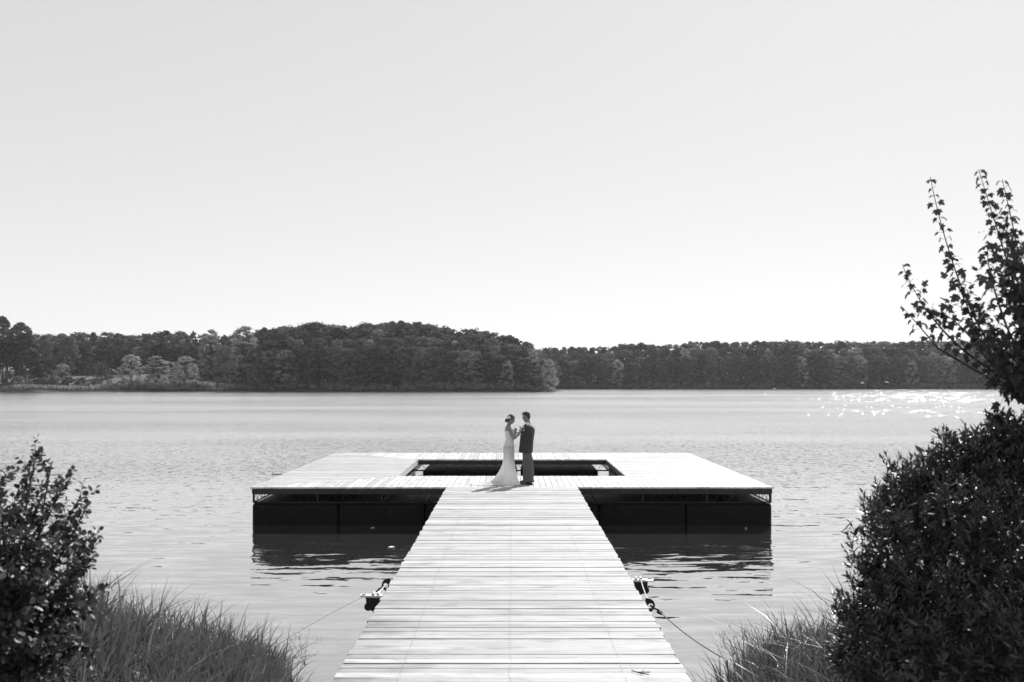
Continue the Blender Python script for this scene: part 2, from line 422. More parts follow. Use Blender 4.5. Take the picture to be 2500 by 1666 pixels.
def near_shore(x):      # distance at which the near bank meets the water
    ax = abs(x)
    return 8.7 + 3.6 * smooth(1.4, 2.9 if x > 0 else 3.3, ax) + 0.25 * math.sin(x * 1.7)
def near_h(x, y):
    s = near_shore(x) - y
    return max(-1.2, min(1.9, -0.05 + 0.32 * s + (0.05 * math.sin(x * 3.1 + y * 2.3))))

def sheet(name, mat, xs, ys, h, kind='structure'):
    vs = []; fs = []
    for y in ys:
        for x in xs: vs.append((x, y, h(x, y)))
    nx = len(xs)
    for j in range(len(ys) - 1):
        for i in range(nx - 1):
            a = j * nx + i; fs.append((a, a + 1, a + nx + 1, a + nx))
    m = MB(); m.add(vs, fs); o = m.build(name, mat, smooth=True); tag(o, kind=kind); return o
sheet('bank', M['soil'], list(np.linspace(-14, 14, 90)), list(np.linspace(-10, 16, 80)), near_h)

def far_shore(x):
    return 331 + 99 * smooth(9, 20, x) + 2.5 * math.sin(x * 0.06) + 1.2 * math.sin(x * 0.21)
def far_h(x, y):
    s = y - far_shore(x)
    if s < 0: return max(-2.0, s * 0.25)
    left = 1 - smooth(-125, -95, x)       # the open lawn at the far left
    base = min(0.7, s * 0.35) + 0.07 * max(0, s - 2)
    lawn = 0.5 + 5.0 * smooth(2, 30, s) + 0.05 * max(0, s - 30)
    z = base * (1 - left) + lawn * left if s > 2 else base
    return min(z, 22) + 0.3 * math.sin(x * .13 + y * .07)
sheet('hills', M['lawn'], list(np.linspace(-410, 410, 190)), list(np.concatenate([np.linspace(322, 470, 90), np.linspace(475, 635, 14)])), far_h)

# ------------------------------------------------------------------ far trees
def clump_cloud(centers, radii, per, flat=0.7, size=0.03, outward=1.0):
    pos = []; nor = []
    for c, r in zip(centers, radii):
        d = rdir(per); d[:, 2] = np.abs(d[:, 2]) * 1.0 - 0.45 * rng.random(per)
        d = unit(d)
        k = r * (0.45 + 0.75 * rng.random((per, 1)) ** 1.3)
        p = np.array(c)[None] + d * k * np.array([1, 1, flat])[None]
        pos.append(p); nor.append(d * outward + 0.5 * rdir(per))
    pos = np.concatenate(pos); nor = unit(np.concatenate(nor))
    n = len(pos)
    al = np.cross(nor, rdir(n))
    return leaves(T_QUAD, pos, al, nor, size * (0.6 + 0.8 * rng.random(n)))

def make_tree(name, kind, leafmat, seed):
    """a tree one unit tall; returns the root Empty"""
    rs = np.random.default_rng(seed)
    root = empty(name)
    tr = MB(); cs = []; rr = []
    bend = [(rs.normal() * .006 * k, rs.normal() * .006 * k, z) for k, z in enumerate((0, .25, .5, .75, .97))]
    if kind == 'pine':
        z0 = 0.26 + 0.16 * rs.random()
        tr.tube(bend, [.013, .011, .009, .006, .002], 6)
        n = 44
        for i in range(n):
            q = (i + rs.random() * .6) / n; z = z0 + (0.97 - z0) * q
            rmax = 0.225 * (1 - q) ** .42 * (0.55 + 0.6 * rs.random()) * (0.55 + .45 * min(1, q * 5))
            a = i * 2.4 + rs.random(); c = (rmax * math.cos(a), rmax * math.sin(a), z)
            cs.append(c); rr.append(0.056 * (0.65 + 0.7 * rs.random()) * (1.2 - .45 * q))
            tr.tube([(0, 0, z - .03), c], [.004, .0015], 4)
        cs += [(0, 0, .965), (.012, .01, .93), (-.015, -.01, .90)]; rr += [.034, .042, .048]
        fl = leaves_args = dict(per=58, flat=0.85, size=0.022)
    elif kind == 'cone':
        tr.tube(bend, [.016, .013, .01, .006, .002], 6)
        for i in range(34):
            q = (i + rs.random() * .5) / 34; z = .10 + .86 * q; rmax = .20 * (1 - q) + .01
            a = i * 2.4 + rs.random(); cs.append((rmax * math.cos(a), rmax * math.sin(a), z)); rr.append(.055 * (1.15 - .75 * q))
        fl = dict(per=50, flat=0.6, size=0.022)
    else:
        wide = {'broad': .30, 'tall': .19, 'dome': .46, 'shrub': .62}[kind]
        zl = {'broad': .06, 'tall': .05, 'dome': .05, 'shrub': .05}[kind]
        tr.tube(bend[:4], [.02, .017, .011, .004], 6)
        n = {'broad': 76, 'tall': 70, 'dome': 80, 'shrub': 40}[kind]
        for i in range(n):
            q = rs.random() ** .8; z = zl + (0.93 - zl) * q
            prof = math.sin(math.pi * min(1, (q * .80 + .17))) ** .6
            a = i * 2.4 + rs.random() * .7; rmax = wide * prof * (0.55 + .4 * rs.random())
            c = (rmax * math.cos(a), rmax * math.sin(a), z); cs.append(c)
            rr.append(wide * (.15 + .15 * rs.random()))
            if i % 3 == 0: tr.tube([(0, 0, max(.04, z * .55)), ((c[0]) * .5, c[1] * .5, z * .85), c], [.007, .004, .0015], 4)
        cs.append((0, 0, .93)); rr.append(wide * .22)
        fl = dict(per=50, flat=0.9, size=0.022 if kind != 'shrub' else .05)
    tr.build('trunk', M['far_bark'], root)
    v, f, n = clump_cloud(cs, rr, **fl)
    np_mesh('crown', v, f, n, leafmat, root)
    return root

protos = {}
def proto(key, name, kind, mat, count):
    protos[key] = [make_tree(name, kind, mat, 100 + 13 * len(protos) + i) for i in range(count)]
proto('pine', 'pine_tree', 'pine', M['pine'], 5)
proto('broad', 'broadleaf_tree', 'broad', M['broad'], 4)
proto('tall', 'broadleaf_tree', 'tall', M['broad'], 3)
proto('pale', 'pale_tree', 'tall', M['pale'], 3)
proto('palebroad', 'pale_tree', 'broad', M['pale'], 2)
proto('cone', 'conifer_tree', 'cone', M['pine'], 1)
proto('dome', 'domed_tree', 'dome', M['broad'], 2)
proto('shrub', 'shore_shrub', 'shrub', M['broad'], 2)
proto('paleshrub', 'shore_shrub', 'shrub', M['pale'], 1)
used = set(); rr_ = random.Random(5)
tree_log = []
def place(key, x, y, height, label, cat, group=None, width=1.0, z=None):
    p = rr_.choice(protos[key])
    if p.name in used:
        r = p.copy(); COL.objects.link(r)
        for ch in p.children:
            c = ch.copy(); COL.objects.link(c); c.parent = r
    else:
        r = p; used.add(p.name)
    r.location = (x, y, (far_h(x, y) if z is None else z) - 0.15)
    r.rotation_euler = (0, 0, rr_.random() * 6.28)
    s = height; r.scale = (s * width, s * width, s)
    tag(r, label, cat, group)
    return r

SKY = [(-400, 800), (0, 790), (70, 806), (100, 812), (200, 808), (290, 806), (330, 810), (380, 804), (520, 808), (610, 812), (650, 797), (740, 785), (800, 780), (860, 790), (900, 782), (960, 779), (1040, 782),
       (1100, 795), (1170, 801), (1230, 812), (1290, 828), (1308, 846), (1340, 860)]
SKYR = [(1200, 855), (1330, 848), (1400, 845), (1480, 842), (1540, 834), (1600, 838), (1700, 832), (1800, 830), (1900, 829), (2100, 832), (2300, 829), (2500, 829), (3200, 840)]
def interp(tab, x):
    for (a, b), (c, d) in zip(tab, tab[1:]):
        if a <= x <= c: return b + (d - b) * (x - a) / (c - a)
    return tab[-1][1] if x > tab[-1][0] else tab[0][1]

ORD = 'first second third fourth fifth sixth seventh eighth ninth tenth eleventh twelfth thirteenth fourteenth fifteenth sixteenth seventeenth eighteenth nineteenth twentieth'.split()
def ordinal(n):
    if n <= 20: return ORD[n - 1]
    tens, u = divmod(n, 10)
    return ['', '', 'twenty', 'thirty', 'forty', 'fifty', 'sixty'][tens] + '-' + ORD[u - 1] if u else ['', '', 'twentieth', 'thirtieth', 'fortieth', 'fiftieth', 'sixtieth'][tens]
KIND = {'pine': 'dark pine', 'broad': 'round-crowned leafy tree', 'tall': 'slender leafy tree', 'pale': 'pale slender tree', 'palebroad': 'pale round-crowned tree'}
backs = []     # trees of the far-off back rows: (x, y, height, kind)
def rows(px0, px1, tab, depths, fracs, step, kinds, labels, group_tail, individual=True):
    for ri, (d0, fr) in enumerate(zip(depths, fracs)):
        made = []
        px = px0 + rr_.random() * step
        while px < px1:
            d = d0 + rr_.uniform(-3, 3); x = (px - 1250) / F * d
            top = (CAMZ + (HZ - interp(tab, px)) / F * d) * fr * rr_.uniform(.93, 1.0)
            if fr >= .99: top = (CAMZ + (HZ - interp(tab, px)) / F * d) - abs(rr_.gauss(0, .7))
            y = max(d, far_shore(x) + 2.0)
            h = top - far_h(x, y)
            if h > 4:
                k = rr_.choices(list(kinds.keys()), list(kinds.values()))[0]
                if individual and -60 < px < 2560:
                    lab, cat, grp = labels[k]
                    r_ = place(k, x, y, h, lab, cat, grp, width=rr_.uniform(.95, 1.4) * min(1.5, max(1.0, 15 / h)))
                    made.append((px, k, r_))
                else: backs.append((x, y, h, k))
            px += step * rr_.uniform(.75, 1.3)
        cnt = {}
        for (px_, k, r_) in made:
            cnt[k] = cnt.get(k, 0) + 1
            row = 'skyline row' if ri == len(depths) - 1 else ('front row' if ri == 0 else ORD[ri] + ' row')
            r_['label'] = KIND[k] + ', ' + ordinal(cnt[k]) + ' of its kind from the left, ' + row + ', ' + {'point': 'wooded point', 'left': 'far left wood', 'right': 'far right wood'}[group_tail]

LP = {'pine': ('tall dark pine in the dense wood on the point across the lake', 'pine tree', 'pines on the wooded point'),
      'broad': ('dark round-crowned leafy tree in the dense wood on the point across the lake', 'tree', 'leafy trees on the wooded point'),
      'tall': ('dark slender leafy tree in the dense wood on the point across the lake', 'tree', 'slender trees on the wooded point'),
      'pale': ('pale slender tree among the dark wood on the point across the lake', 'tree', 'pale trees on the wooded point'),
      'palebroad': ('pale round-crowned tree among the dark wood on the point across the lake', 'tree', 'pale trees on the wooded point, round ones')}
LL = {'pine': ('dark pine on the rise behind the far left lawn and its shore trees', 'pine tree', 'pines behind the far left lawn'),
      'broad': ('dark leafy tree on the rise behind the far left lawn and its shore trees', 'tree', 'leafy trees behind the far left lawn'),
      'tall': ('dark slender tree on the rise behind the far left lawn and its shore trees', 'tree', 'slender trees behind the far left lawn'),
      'pale': ('pale slender tree on the rise behind the far left lawn and its shore trees', 'tree', 'pale trees behind the far left lawn'),
      'palebroad': ('pale broad tree on the rise behind the far left lawn and its shore trees', 'tree', 'pale broad trees behind the far left lawn')}
LR = {'pine': ('hazy grey pine in the long wood along the far right shore', 'pine tree', 'pines along the far right shore'),
      'broad': ('hazy grey round-crowned tree in the long wood along the far right shore', 'tree', 'leafy trees along the far right shore'),
      'tall': ('hazy grey slender leafy tree in the long wood along the far right shore', 'tree', 'slender trees along the far right shore'),
      'pale': ('pale slender tree in the long wood along the far right shore', 'tree', 'pale trees along the far right shore'),
      'palebroad': ('pale round-crowned tree in the long wood along the far right shore', 'tree', 'pale round trees along the far right shore')}
mixP = {'pine': 4, 'broad': 4, 'tall': 2, 'pale': .25}
rows(640, 1345, SKY, [338, 346, 355, 366], [.66, .80, .91, 1.0], 23, mixP, LP, 'point')
rows(80, 660, SKY, [372, 386, 400], [.80, .92, 1.0], 27, {'pine': 3, 'broad': 3, 'tall': 2, 'pale': 1.5, 'palebroad': .8}, LL, 'left')
rows(1322, 2510, SKYR, [436, 447, 460], [.72, .88, 1.0], 23, {'pine': 4, 'broad': 3, 'tall': 2, 'pale': .35, 'palebroad': .2}, LR, 'right')
rows(-500, 1335, SKY, [376], [.985], 17, mixP, LP, 'b', individual=False)
rows(-700, 60, SKY, [350, 380, 410], [.8, .9, 1.0], 34, mixP, LP, 'b', individual=False)
rows(1250, 3300, SKYR, [475, 500], [.99, .995], 17, mixP, LR, 'b', individual=False)
rows(2560, 3500, SKYR, [436, 455], [.75, .95], 28, mixP, LR, 'b', individual=False)

# single trees that stand out
def single(key, x0, x1, ytop, ybase, d, label, cat, wfac=1.0, up=0.0):
    h = (ybase - ytop) / F * d; x = ((x0 + x1) / 2 - 1250) / F * d
    natural = {'pine': .36, 'cone': .44, 'broad': .72, 'tall': .46, 'pale': .46, 'palebroad': .72, 'dome': 1.1, 'shrub': 1.45, 'paleshrub': 1.45}[key]
    wd = (x1 - x0) / F * d / (h * natural)
    z = CAMZ - (ybase - HZ) / F * d
    z = min(z, far_h(x, d) + .3)
    h = CAMZ + (HZ - ytop) / F * d - z
    place(key, x, d, h, label, cat, None, width=wd * wfac, z=z)
single('pine', -12, 26, 770, 932, 352, 'tall pine cut by the left edge of the photo behind the shore', 'pine tree', 1.2)
single('pine', 20, 84, 786, 932, 347, 'big dark pine with layered boughs, tallest near the left edge', 'pine tree', 1.1)
single('pine', -8, 40, 822, 932, 343, 'lower bushy pine in front of the two tall ones at the left edge', 'pine tree', 1.2)
single('pine', 40, 86, 812, 932, 344, 'dark pine with drooping boughs right beside the biggest pine', 'pine tree', 1.3)
single('dome', 84, 142, 826, 926, 352, 'broad dark dome-shaped tree behind the clipped hedge on the lawn', 'tree', 1.0)
single('broad', 128, 202, 818, 915, 360, 'large grey leafy tree right of the dark domed tree', 'tree')
single('broad', 196, 228, 848, 912, 354, 'small rounded tree between the large grey tree and the two domed ones', 'tree')
single('dome', 222, 282, 836, 892, 372, 'light-topped domed tree above the small cone-shaped conifer', 'tree')
single('dome', 274, 306, 831, 885, 378, 'smaller light domed tree right of the wider light-topped one', 'tree')
single('cone', 242, 272, 864, 926, 350, 'narrow cone-shaped conifer behind the shore shrubs', 'conifer')
single('broad', 330, 396, 812, 915, 368, 'tall dark leafy tree rising behind the pale shore trees', 'tree')
single('palebroad', 292, 350, 864, 948, 340, 'leftmost of the three pale leafy trees at the water line', 'tree', 1.35)
single('pale', 358, 412, 866, 950, 338, 'middle one of the three pale leafy trees at the water line', 'tree', 1.5)
single('palebroad', 418, 482, 868, 952, 336, 'brightest pale tree, rightmost of three at the water line', 'tree', 1.35)
single('dome', 508, 588, 843, 945, 342, 'dark oval tree between the pale shore trees and the wooded point', 'tree')
single('pale', 560, 634, 791, 925, 356, 'tall pale feathery tree left of the wooded point', 'tree', 1.2)
single('pale', 482, 545, 800, 915, 368, 'tall pale tree on the skyline above the dark oval tree', 'tree')
single('broad', 600, 690, 868, 952, 337, 'low pale-edged leafy tree at the left foot of the wooded point', 'tree', 1.0)
single('palebroad', 1215, 1262, 880, 954, 335, 'small light tree near the water towards the tip of the wooded point', 'tree')
single('palebroad', 1316, 1362, 876, 950, 337, 'pale bushy tree at the very tip of the wooded point', 'tree')
single('pale', 1280, 1325, 848, 950, 339, 'light slender tree just behind the tip of the wooded point', 'tree')
single('broad', 232, 262, 884, 905, 352, 'low dark bush-like tree under the domed trees', 'tree')
single('palebroad', 134, 168, 886, 918, 345, 'small round light tree at the right end of the lawn crest', 'tree')
single('dome', 100, 128, 898, 914, 349, 'small dark round tree right behind the clipped hedge', 'tree')
single('pale', 2262, 2292, 855, 935, 436, 'pale upright pointed tree standing out in the far right wood', 'tree', .9)
single('palebroad', 2205, 2250, 878, 940, 434, 'pale round tree beside the pointed pale tree, far right wood', 'tree', .9)
sh = [(0, 32, 905, 946, 'dark round shrub at the left edge, behind the reeds'), (33, 62, 900, 930, 'dark shrub left of the lawn, second from the left edge'), (22, 68, 918, 946, 'wide shrub in front of the lawn beside the reeds, left of the hedge'),
      (64, 82, 925, 946, 'small dark shrub at the right end of the widest shrub'), (112, 150, 918, 946, 'shrub in front of the lawn, below the clipped hedge'), (148, 186, 920, 946, 'dense dark shrub in the middle of the shrub row'),
      (182, 218, 922, 946, 'shrub at the right end of the lawn slope'), (222, 256, 922, 946, 'round shrub right of the lawn, before a gap'), (254, 282, 926, 948, 'small neat round shrub right of the lawn'),
      (280, 308, 930, 948, 'low light shrub left of the pale shore trees'), (70, 95, 896, 922, 'tall dark shrub behind the left end of the lawn')]
for i, (a, b_, c, d_, lab) in enumerate(sh):
    single('paleshrub' if i in (2, 8, 9) else 'shrub', a, b_, c, d_, 337 + (i % 3) + (10 if d_ < 935 else 0), lab, 'shrub')
for ps in protos.values():
    for p in ps:
        if p.name not in used:
            for ch in list(p.children): bpy.data.objects.remove(ch)
            bpy.data.objects.remove(p)

# back rows merged: a far-off wood that reads as one mass
Vs = []; Fl = []; Np = []; off = 0
trk = MB()
for (x, y, h, k) in backs:
    z0 = far_h(x, y); cs = []; rr = []
    lo = .4 if k == 'pine' else .15
    for i in range(12):
        q = (i + rr_.random()) / 12; a = rr_.random() * 6.28
        rad = h * (.14 if k == 'pine' else .24) * math.sin(math.pi * min(1, q * .75 + .22)) * rr_.uniform(.4, 1)
        cs.append((x + rad * math.cos(a), y + rad * math.sin(a), z0 + h * (lo + (.95 - lo) * q))); rr.append(h * .085 * rr_.uniform(.7, 1.2))
    v, f, n = clump_cloud(cs, rr, per=34, flat=.75, size=h * .034)
    Vs.append(v); Fl.append(f + off); Np.append(n); off += len(v)
    trk.tube([(x, y, z0 - .2), (x, y, z0 + h * .8)], [h * .012, h * .005], 4)
# understorey along the shores
und = []
for i in range(900):
    px = rr_.uniform(290, 3300) if i > 60 else rr_.uniform(-500, 0)
    d = 334 if px < 1345 else 432
    x = (px - 1250) / F * d; y = far_shore(x) + rr_.uniform(.3, 5); r = rr_.uniform(.5, 1.5) * (0.9 if px > 1400 else 1.2)
    und.append(((x, y, far_h(x, y) + r * .6), r))
for i in range(800):
    px = rr_.uniform(640, 3300)
    d = 345 if px < 1345 else 442
    d += rr_.uniform(0, 35); x = (px - 1250) / F * d; y = max(d, far_shore(x) + 4); r = rr_.uniform(.9, 2.0)
    und.append(((x, y, far_h(x, y) + r * .7), r))
v, f, n = clump_cloud([c for c, r in und], [r for c, r in und], per=60, flat=.9, size=.34)
tag(np_mesh('undergrowth', v, f, n, M['broad']), 'dark tangled undergrowth along the foot of the far woods', 'undergrowth', kind='stuff')
v = np.concatenate(Vs); f = np.concatenate(Fl); n = np.concatenate(Np)
fo = np_mesh('forest', v, f, n, M['pine']); tag(fo, 'hazy mass of woodland behind the front trees on the far shore', 'forest', kind='stuff')
ft = trk.build('trunks', M['far_bark'], fo); tag(ft, kind='stuff')

# reeds at the far left shore
n = 5200
px = rng.uniform(-300, 430, n); d = 331.5 + rng.random(n) * 3.5
pos = np.stack([(px - 1250) / F * d, d, np.zeros(n)], 1); 
pos[:, 2] = [far_h(a, b) - .1 for a, b in pos[:, :2]]; pos[:, 1] = [max(b, far_shore(a) + .2) for a, b in pos[:, :2]]
al = unit(np.stack([rng.normal(0, .3, n), rng.normal(0, .3, n), np.ones(n)], 1))
v, f, nn = leaves(T_LANCE, pos, al, rdir(n), 1.1 + .9 * rng.random(n))
tag(np_mesh('reeds', v, f, nn, M['pale']), 'light band of reeds along the far left water line', 'reeds', kind='stuff')

# clipped hedge and small white things on the far lawn
def far_pt(px, py, d): 
    p = P(px, py, d); p.z = far_h(p.x, d); return p
p = far_pt(115, 922, 344)
v, f, nn = clump_cloud([(dx, dy, .9) for dx in (-1.9, -.7, .6, 1.9) for dy in (0, 1.4)], [1.05] * 8, per=150, flat=.95, size=.35)
o = np_mesh('hedge', v, f, nn, M['broad']); o.location = (p.x, p.y, p.z)
tag(o, 'small clipped square hedge on the crest of the far left lawn', 'hedge')
for (qx, qd, hgt, lab) in ((110, 349, 1.5, 'tiny white upright shape just above the clipped hedge'), (119, 347, 1.0, 'smaller white upright shape at the right end of the clipped hedge'),
                      (20, 341, 1.3, 'small white upright shape under the dark shrubs near the left edge')):
    q = far_pt(qx, 0, qd); lift = 1.6 if qx > 100 else 0
    m = MB(); m.rings([[(r * math.cos(a), r * math.sin(a), z) for a in [k * .785 for k in range(8)]] for (r, z) in ((.28, 0), (.22, .15), (.1, .3), (.12, hgt * .5 + lift), (.34, hgt * .8 + lift), (.36, hgt + lift), (.05, hgt + .05 + lift))])
    o = m.build('white_shape', M['white']); o.location = q; tag(o, lab, 'unidentified object')  # turned form added as a stand-in for an unidentified white speck
# channel marker and shelters by the right shore
q = P(1889, 0, 395); g = empty('channel_marker', (q.x, q.y, 0))
tag(g, 'small dark post with a wide base standing in the water off the far right shore', 'marker')
m = MB(); m.tube([(0, 0, -.3), (0, 0, 2.3)], [.12, .09], 8); m.build('post', M['black_iron'], g)
m = MB(); m.ell((0, 0, .15), (.75, .75, .3)); m.build('float', M['black_iron'], g)
for (px_, wd, lab) in ((2104, .8, 'tiny white-roofed open shelter on the far right shore, the left one'), (2158, 1.3, 'low white-roofed open shelter on the far right shore, the right one')):
    x = (px_ - 1250) / F * 433; q = Vector((x, far_shore(x) + 1.2, 0)); q.z = far_h(q.x, q.y)
    g = empty('shelter', q); tag(g, lab, 'shelter')
    m = MB(); m.add([(-wd, -1, 2.0), (wd, -1, 2.0), (wd, 1, 2.0), (-wd, 1, 2.0), (-wd * .6, 0, 2.7), (wd * .6, 0, 2.7)], [(0, 1, 5, 4), (2, 3, 4, 5), (1, 2, 5), (3, 0, 4), (3, 2, 1, 0)])
    m.build('roof', M['white'], g)
    for sx_ in (-1, 1):
        for sy_ in (-1, 1):
            m = MB(); m.box(sx_ * wd * .85 - .08, sx_ * wd * .85 + .08, sy_ * .8 - .08, sy_ * .8 + .08, 0, 1.99); m.build('post', M['far_bark'], g)
q = P(1010, 0, 327)
m = MB(); m.tube([(-1.3, 0, .02), (-.4, .1, .12), (.5, 0, .1), (1.4, .1, -.02)], [.1, .16, .14, .05], 6); m.tube([(-.3, .1, .1), (-.1, 0, .7)], [.06, .03], 5)
o = m.build('driftwood', M['far_bark']); o.location = (q.x, q.y, 0); tag(o, 'small snag of driftwood in the water off the wooded point', 'driftwood')

# ------------------------------------------------------------------ floating dock
DZ = 0.97; HW = 6.28; YF, YB = 23.94, 35.36; OX = 3.05; OF, OB = 26.77, 32.4
rd = random.Random(11)
dock = empty('floating_dock', (0, (YF + YB) / 2, 0))
tag(dock, 'square floating wooden dock with a rectangular opening in its middle', 'dock')
def sub(o):    # geometry is written in world coordinates, so undo the root's place
    o.location = (-dock.location.x, -dock.location.y, -dock.location.z); return o
mx_ = {-1: MB(), 1: MB()}; my_ = MB(); myb = MB(); TH = 0.038
def tone():
    r = rd.random()
    return rd.uniform(.55, .9) if r < .8 else (rd.uniform(.25, .5) if r < .9 else 1.0)
def mitre_y(x, front=True):     # plan mitre from outer corner to inner corner
    ax = abs(x)
    if ax <= OX: return OF if front else OB
    t_ = (ax - OX) / (HW - OX)
    return OF + (YF - OF) * t_ if front else OB + (YB - OB) * t_
g = .011; bw = .152
n = int(round(2 * HW / bw)); bw_ = 2 * HW / n
for i in range(n):
    x0 = -HW + i * bw_ + g / 2; x1 = x0 + bw_ - g
    j = rd.uniform(-.012, .012); dz = rd.uniform(-.0025, .0025)
    my_.prism([(x0, YF + j), (x1, YF + j), (x1, mitre_y(x1)), (x0, mitre_y(x0))], DZ - TH + dz, DZ + dz, tone())
    myb.prism([(x0, mitre_y(x0, False)), (x1, mitre_y(x1, False)), (x1, YB + j), (x0, YB + j)], DZ - TH + dz, DZ + dz, tone())
n = int(round((YB - YF) / bw)); bh = (YB - YF) / n
def mitre_x(y):
    if y < OF: return OX + (HW - OX) * (OF - y) / (OF - YF)
    if y > OB: return OX + (HW - OX) * (y - OB) / (YB - OB)
    return OX
for i in range(n):
    y0 = YF + i * bh + g / 2; y1 = y0 + bh - g
    for s in (-1, 1):
        e = HW + rd.uniform(-.02, .02); dz = rd.uniform(-.003, .003); tn = tone()
        tn = tn * (.78 if s < 0 else .86)
        if s < 0 and i == 23: e += .34; tn = .3
        a0, a1 = mitre_x(y0) + .004, mitre_x(y1) + .004
        if i == 0: a0 = min(a0, e - .01)
        q = [(s * e, y0), (s * a0, y0), (s * a1, y1), (s * e, y1)]
        if s > 0: q = [q[1], q[0], q[3], q[2]]
        mx_[s].prism(q, DZ - TH + dz, DZ + dz, tn)
sub(my_.build('front_deck', M['wood_y'], dock)); sub(myb.build('back_deck', M['wood_y'], dock))
for s in (-1, 1): sub(mx_[s].build('side_deck', M['wood_x2'], dock))
# edge beams under the boards
FZ0, FZ1 = DZ - .155, DZ - TH - .004
def beam(x0, x1, y0, y1, mat='fascia'):
    m = MB(); m.box(x0, x1, y0, y1, FZ0, FZ1); return sub(m.build('edge_beam', M[mat], dock))
beam(-HW + .02, HW - .02, YF + .02, YF + .06); beam(-HW + .02, HW - .02, YB - .06, YB - .02)
beam(-HW + .02, -HW + .06, YF + .062, YB - .062); beam(HW - .06, HW - .02, YF + .062, YB - .062)
beam(-OX, OX, OF - .045, OF - .005); beam(-OX, OX, OB + .005, OB + .045)
beam(-OX - .045, -OX - .005, OF - .045, OB + .045, 'fascia_lit'); beam(OX + .005, OX + .045, OF - .045, OB + .045)  # left inner beam faces the sun, so it takes the lighter colour
m = MB()
for x in np.arange(-5.6, 5.7, .8):
    for (ya, yb) in ((YF + .07, OF - .05), (OB + .05, YB - .07)):
        m.box(x - .02, x + .02, ya, yb, FZ0 + .01, FZ1)
for y in np.arange(27.2, 32.3, .8):
    for s in (-1, 1):
        a, b_ = sorted((s * (OX + .05), s * (HW - .07))); m.box(a, b_, y - .02, y + .02, FZ0 + .01, FZ1)
sub(m.build('joists', M['fascia'], dock))
# trusses: chord, end posts and zigzag rods
CZ = .60
def truss(a, b_, name='truss'):
    a = Vector(a); b_ = Vector(b_); L = (b_ - a).length; k = max(2, int(L / .34)); m = MB(); d = (b_ - a) / k
    up = Vector((0, 0, FZ0 - CZ))
    m.tube([a, b_], .022, 4)
    m.tube([a, a + up], .026, 4); m.tube([b_, b_ + up], .026, 4)
    for i in range(k):
        m.tube([a + d * i, a + d * (i + .5) + up], .0065, 4); m.tube([a + d * (i + .5) + up, a + d * (i + 1)], .0065, 4)
    m.tube([a + up * .97, b_ + up * .97], .018, 4)
    return sub(m.build(name, M['steel'], dock))
e = .05
for yy in (YF + e, OF - .1, OB + .1, YB - e): truss((-HW + .05, yy, CZ), (HW - .05, yy, CZ))
for xx in (HW - .05, OX + .1, 4.7):
    for s in (-1, 1):
        truss((s * xx, YF + e + .05, CZ), (s * xx, YB - e - .05, CZ))
# bare cross frames just under the deck by the gangway
# floats
FT = .585; FB = -.25
def floatbox(x0, x1, y0, y1):
    m = MB(); m.bevbox(x0, x1, y0, y1, FB, FT, .09); return sub(m.build('float', M['black_plastic'], dock, smooth=False))
fx = np.linspace(-6.27, 6.27, 7)
for i in range(6): floatbox(fx[i] + .004, fx[i + 1] - .004, YF + .03, 26.45)
for s in (-1, 1):
    for (ya, yb) in ((27.0, 29.7), (29.9, 32.7)):
        a, b_ = sorted((s * 3.32, s * 6.25)); floatbox(a, b_, ya, yb)
for (xa, xb) in ((-6.19, -3.4), (-2.95, .17), (.30, 2.85), (3.4, 6.19)): floatbox(xa, xb, 32.9, 35.1)

# ------------------------------------------------------------------ gangway
gang = empty('gangway', (0, 8, 0)); tag(gang, 'long straight boardwalk of weathered planks leading out to the dock', 'boardwalk')
def subg(o): o.location = (0, -8, 0); return o
GX = 1.565; GY0, GY1 = 4.5, YF - .01
def gz(y): return DZ + .012 - .078 * (GY1 - y) / (GY1 - 8.7)
m = MB(); n = int((GY1 - GY0) / .143); st = (GY1 - GY0) / n
bright = [1275, 1357, 1298, 1603, 1630, 1228, 1385, 1312, 1250]
by = [F * (CAMZ - .93) / (p - HZ) for p in (1276, 1313, 1357, 1356, 1375, 1611, 1640, 1244)]
for i in range(n):
    y0 = GY0 + i * st + .002; y1 = y0 + st - rd.choice([.004, .005, .006, .007, .009, .011])
    yc = (y0 + y1) / 2; tn = min(.9, max(.5, rd.gauss(.72 + .006 * max(0, yc - 12), .055)))
    if rd.random() < .06: tn = .52
    if any(abs(yc - b_) < st * .5 for b_ in by): tn = 1.0
    jl = rd.uniform(-.012, .012); jr = rd.uniform(-.012, .012); dz = rd.uniform(-.004, .004); sk = rd.uniform(-.0045, .0045)
    zt = gz(yc) + dz
    # each plank in four lengths with a faint cup so the light breaks on it
    m.prism([(-GX + jl, y0), (GX + jr, y0 + sk), (GX + jr, y1 + rd.uniform(-.003, .003)), (-GX + jl, y1)], zt - .04, [zt, zt, zt + rd.uniform(-.003, .003), zt + rd.uniform(-.003, .003)], tn)
subg(m.build('deck', M['wood_x'], gang))
for s in (-1, 1):
    a, b_ = sorted((s * (GX - .03), s * (GX - .08))); m = MB()
    q = [(a, GY0), (b_, GY0), (b_, GY1), (a, GY1)]
    z = [gz(GY0) - .05, gz(GY0) - .05, gz(GY1) - .05, gz(GY1) - .05]
    m.prism(q, [v_ - .14 for v_ in z], z); subg(m.build('side_beam', M['fascia'], gang))
m = MB()
for x in (-.5, .5):
    m.prism([(x - .03, GY0), (x + .03, GY0), (x + .03, GY1), (x - .03, GY1)], [gz(GY0) - .18] * 2 + [gz(GY1) - .18] * 2, [gz(GY0) - .05] * 2 + [gz(GY1) - .05] * 2)
subg(m.build('joists', M['fascia'], gang))
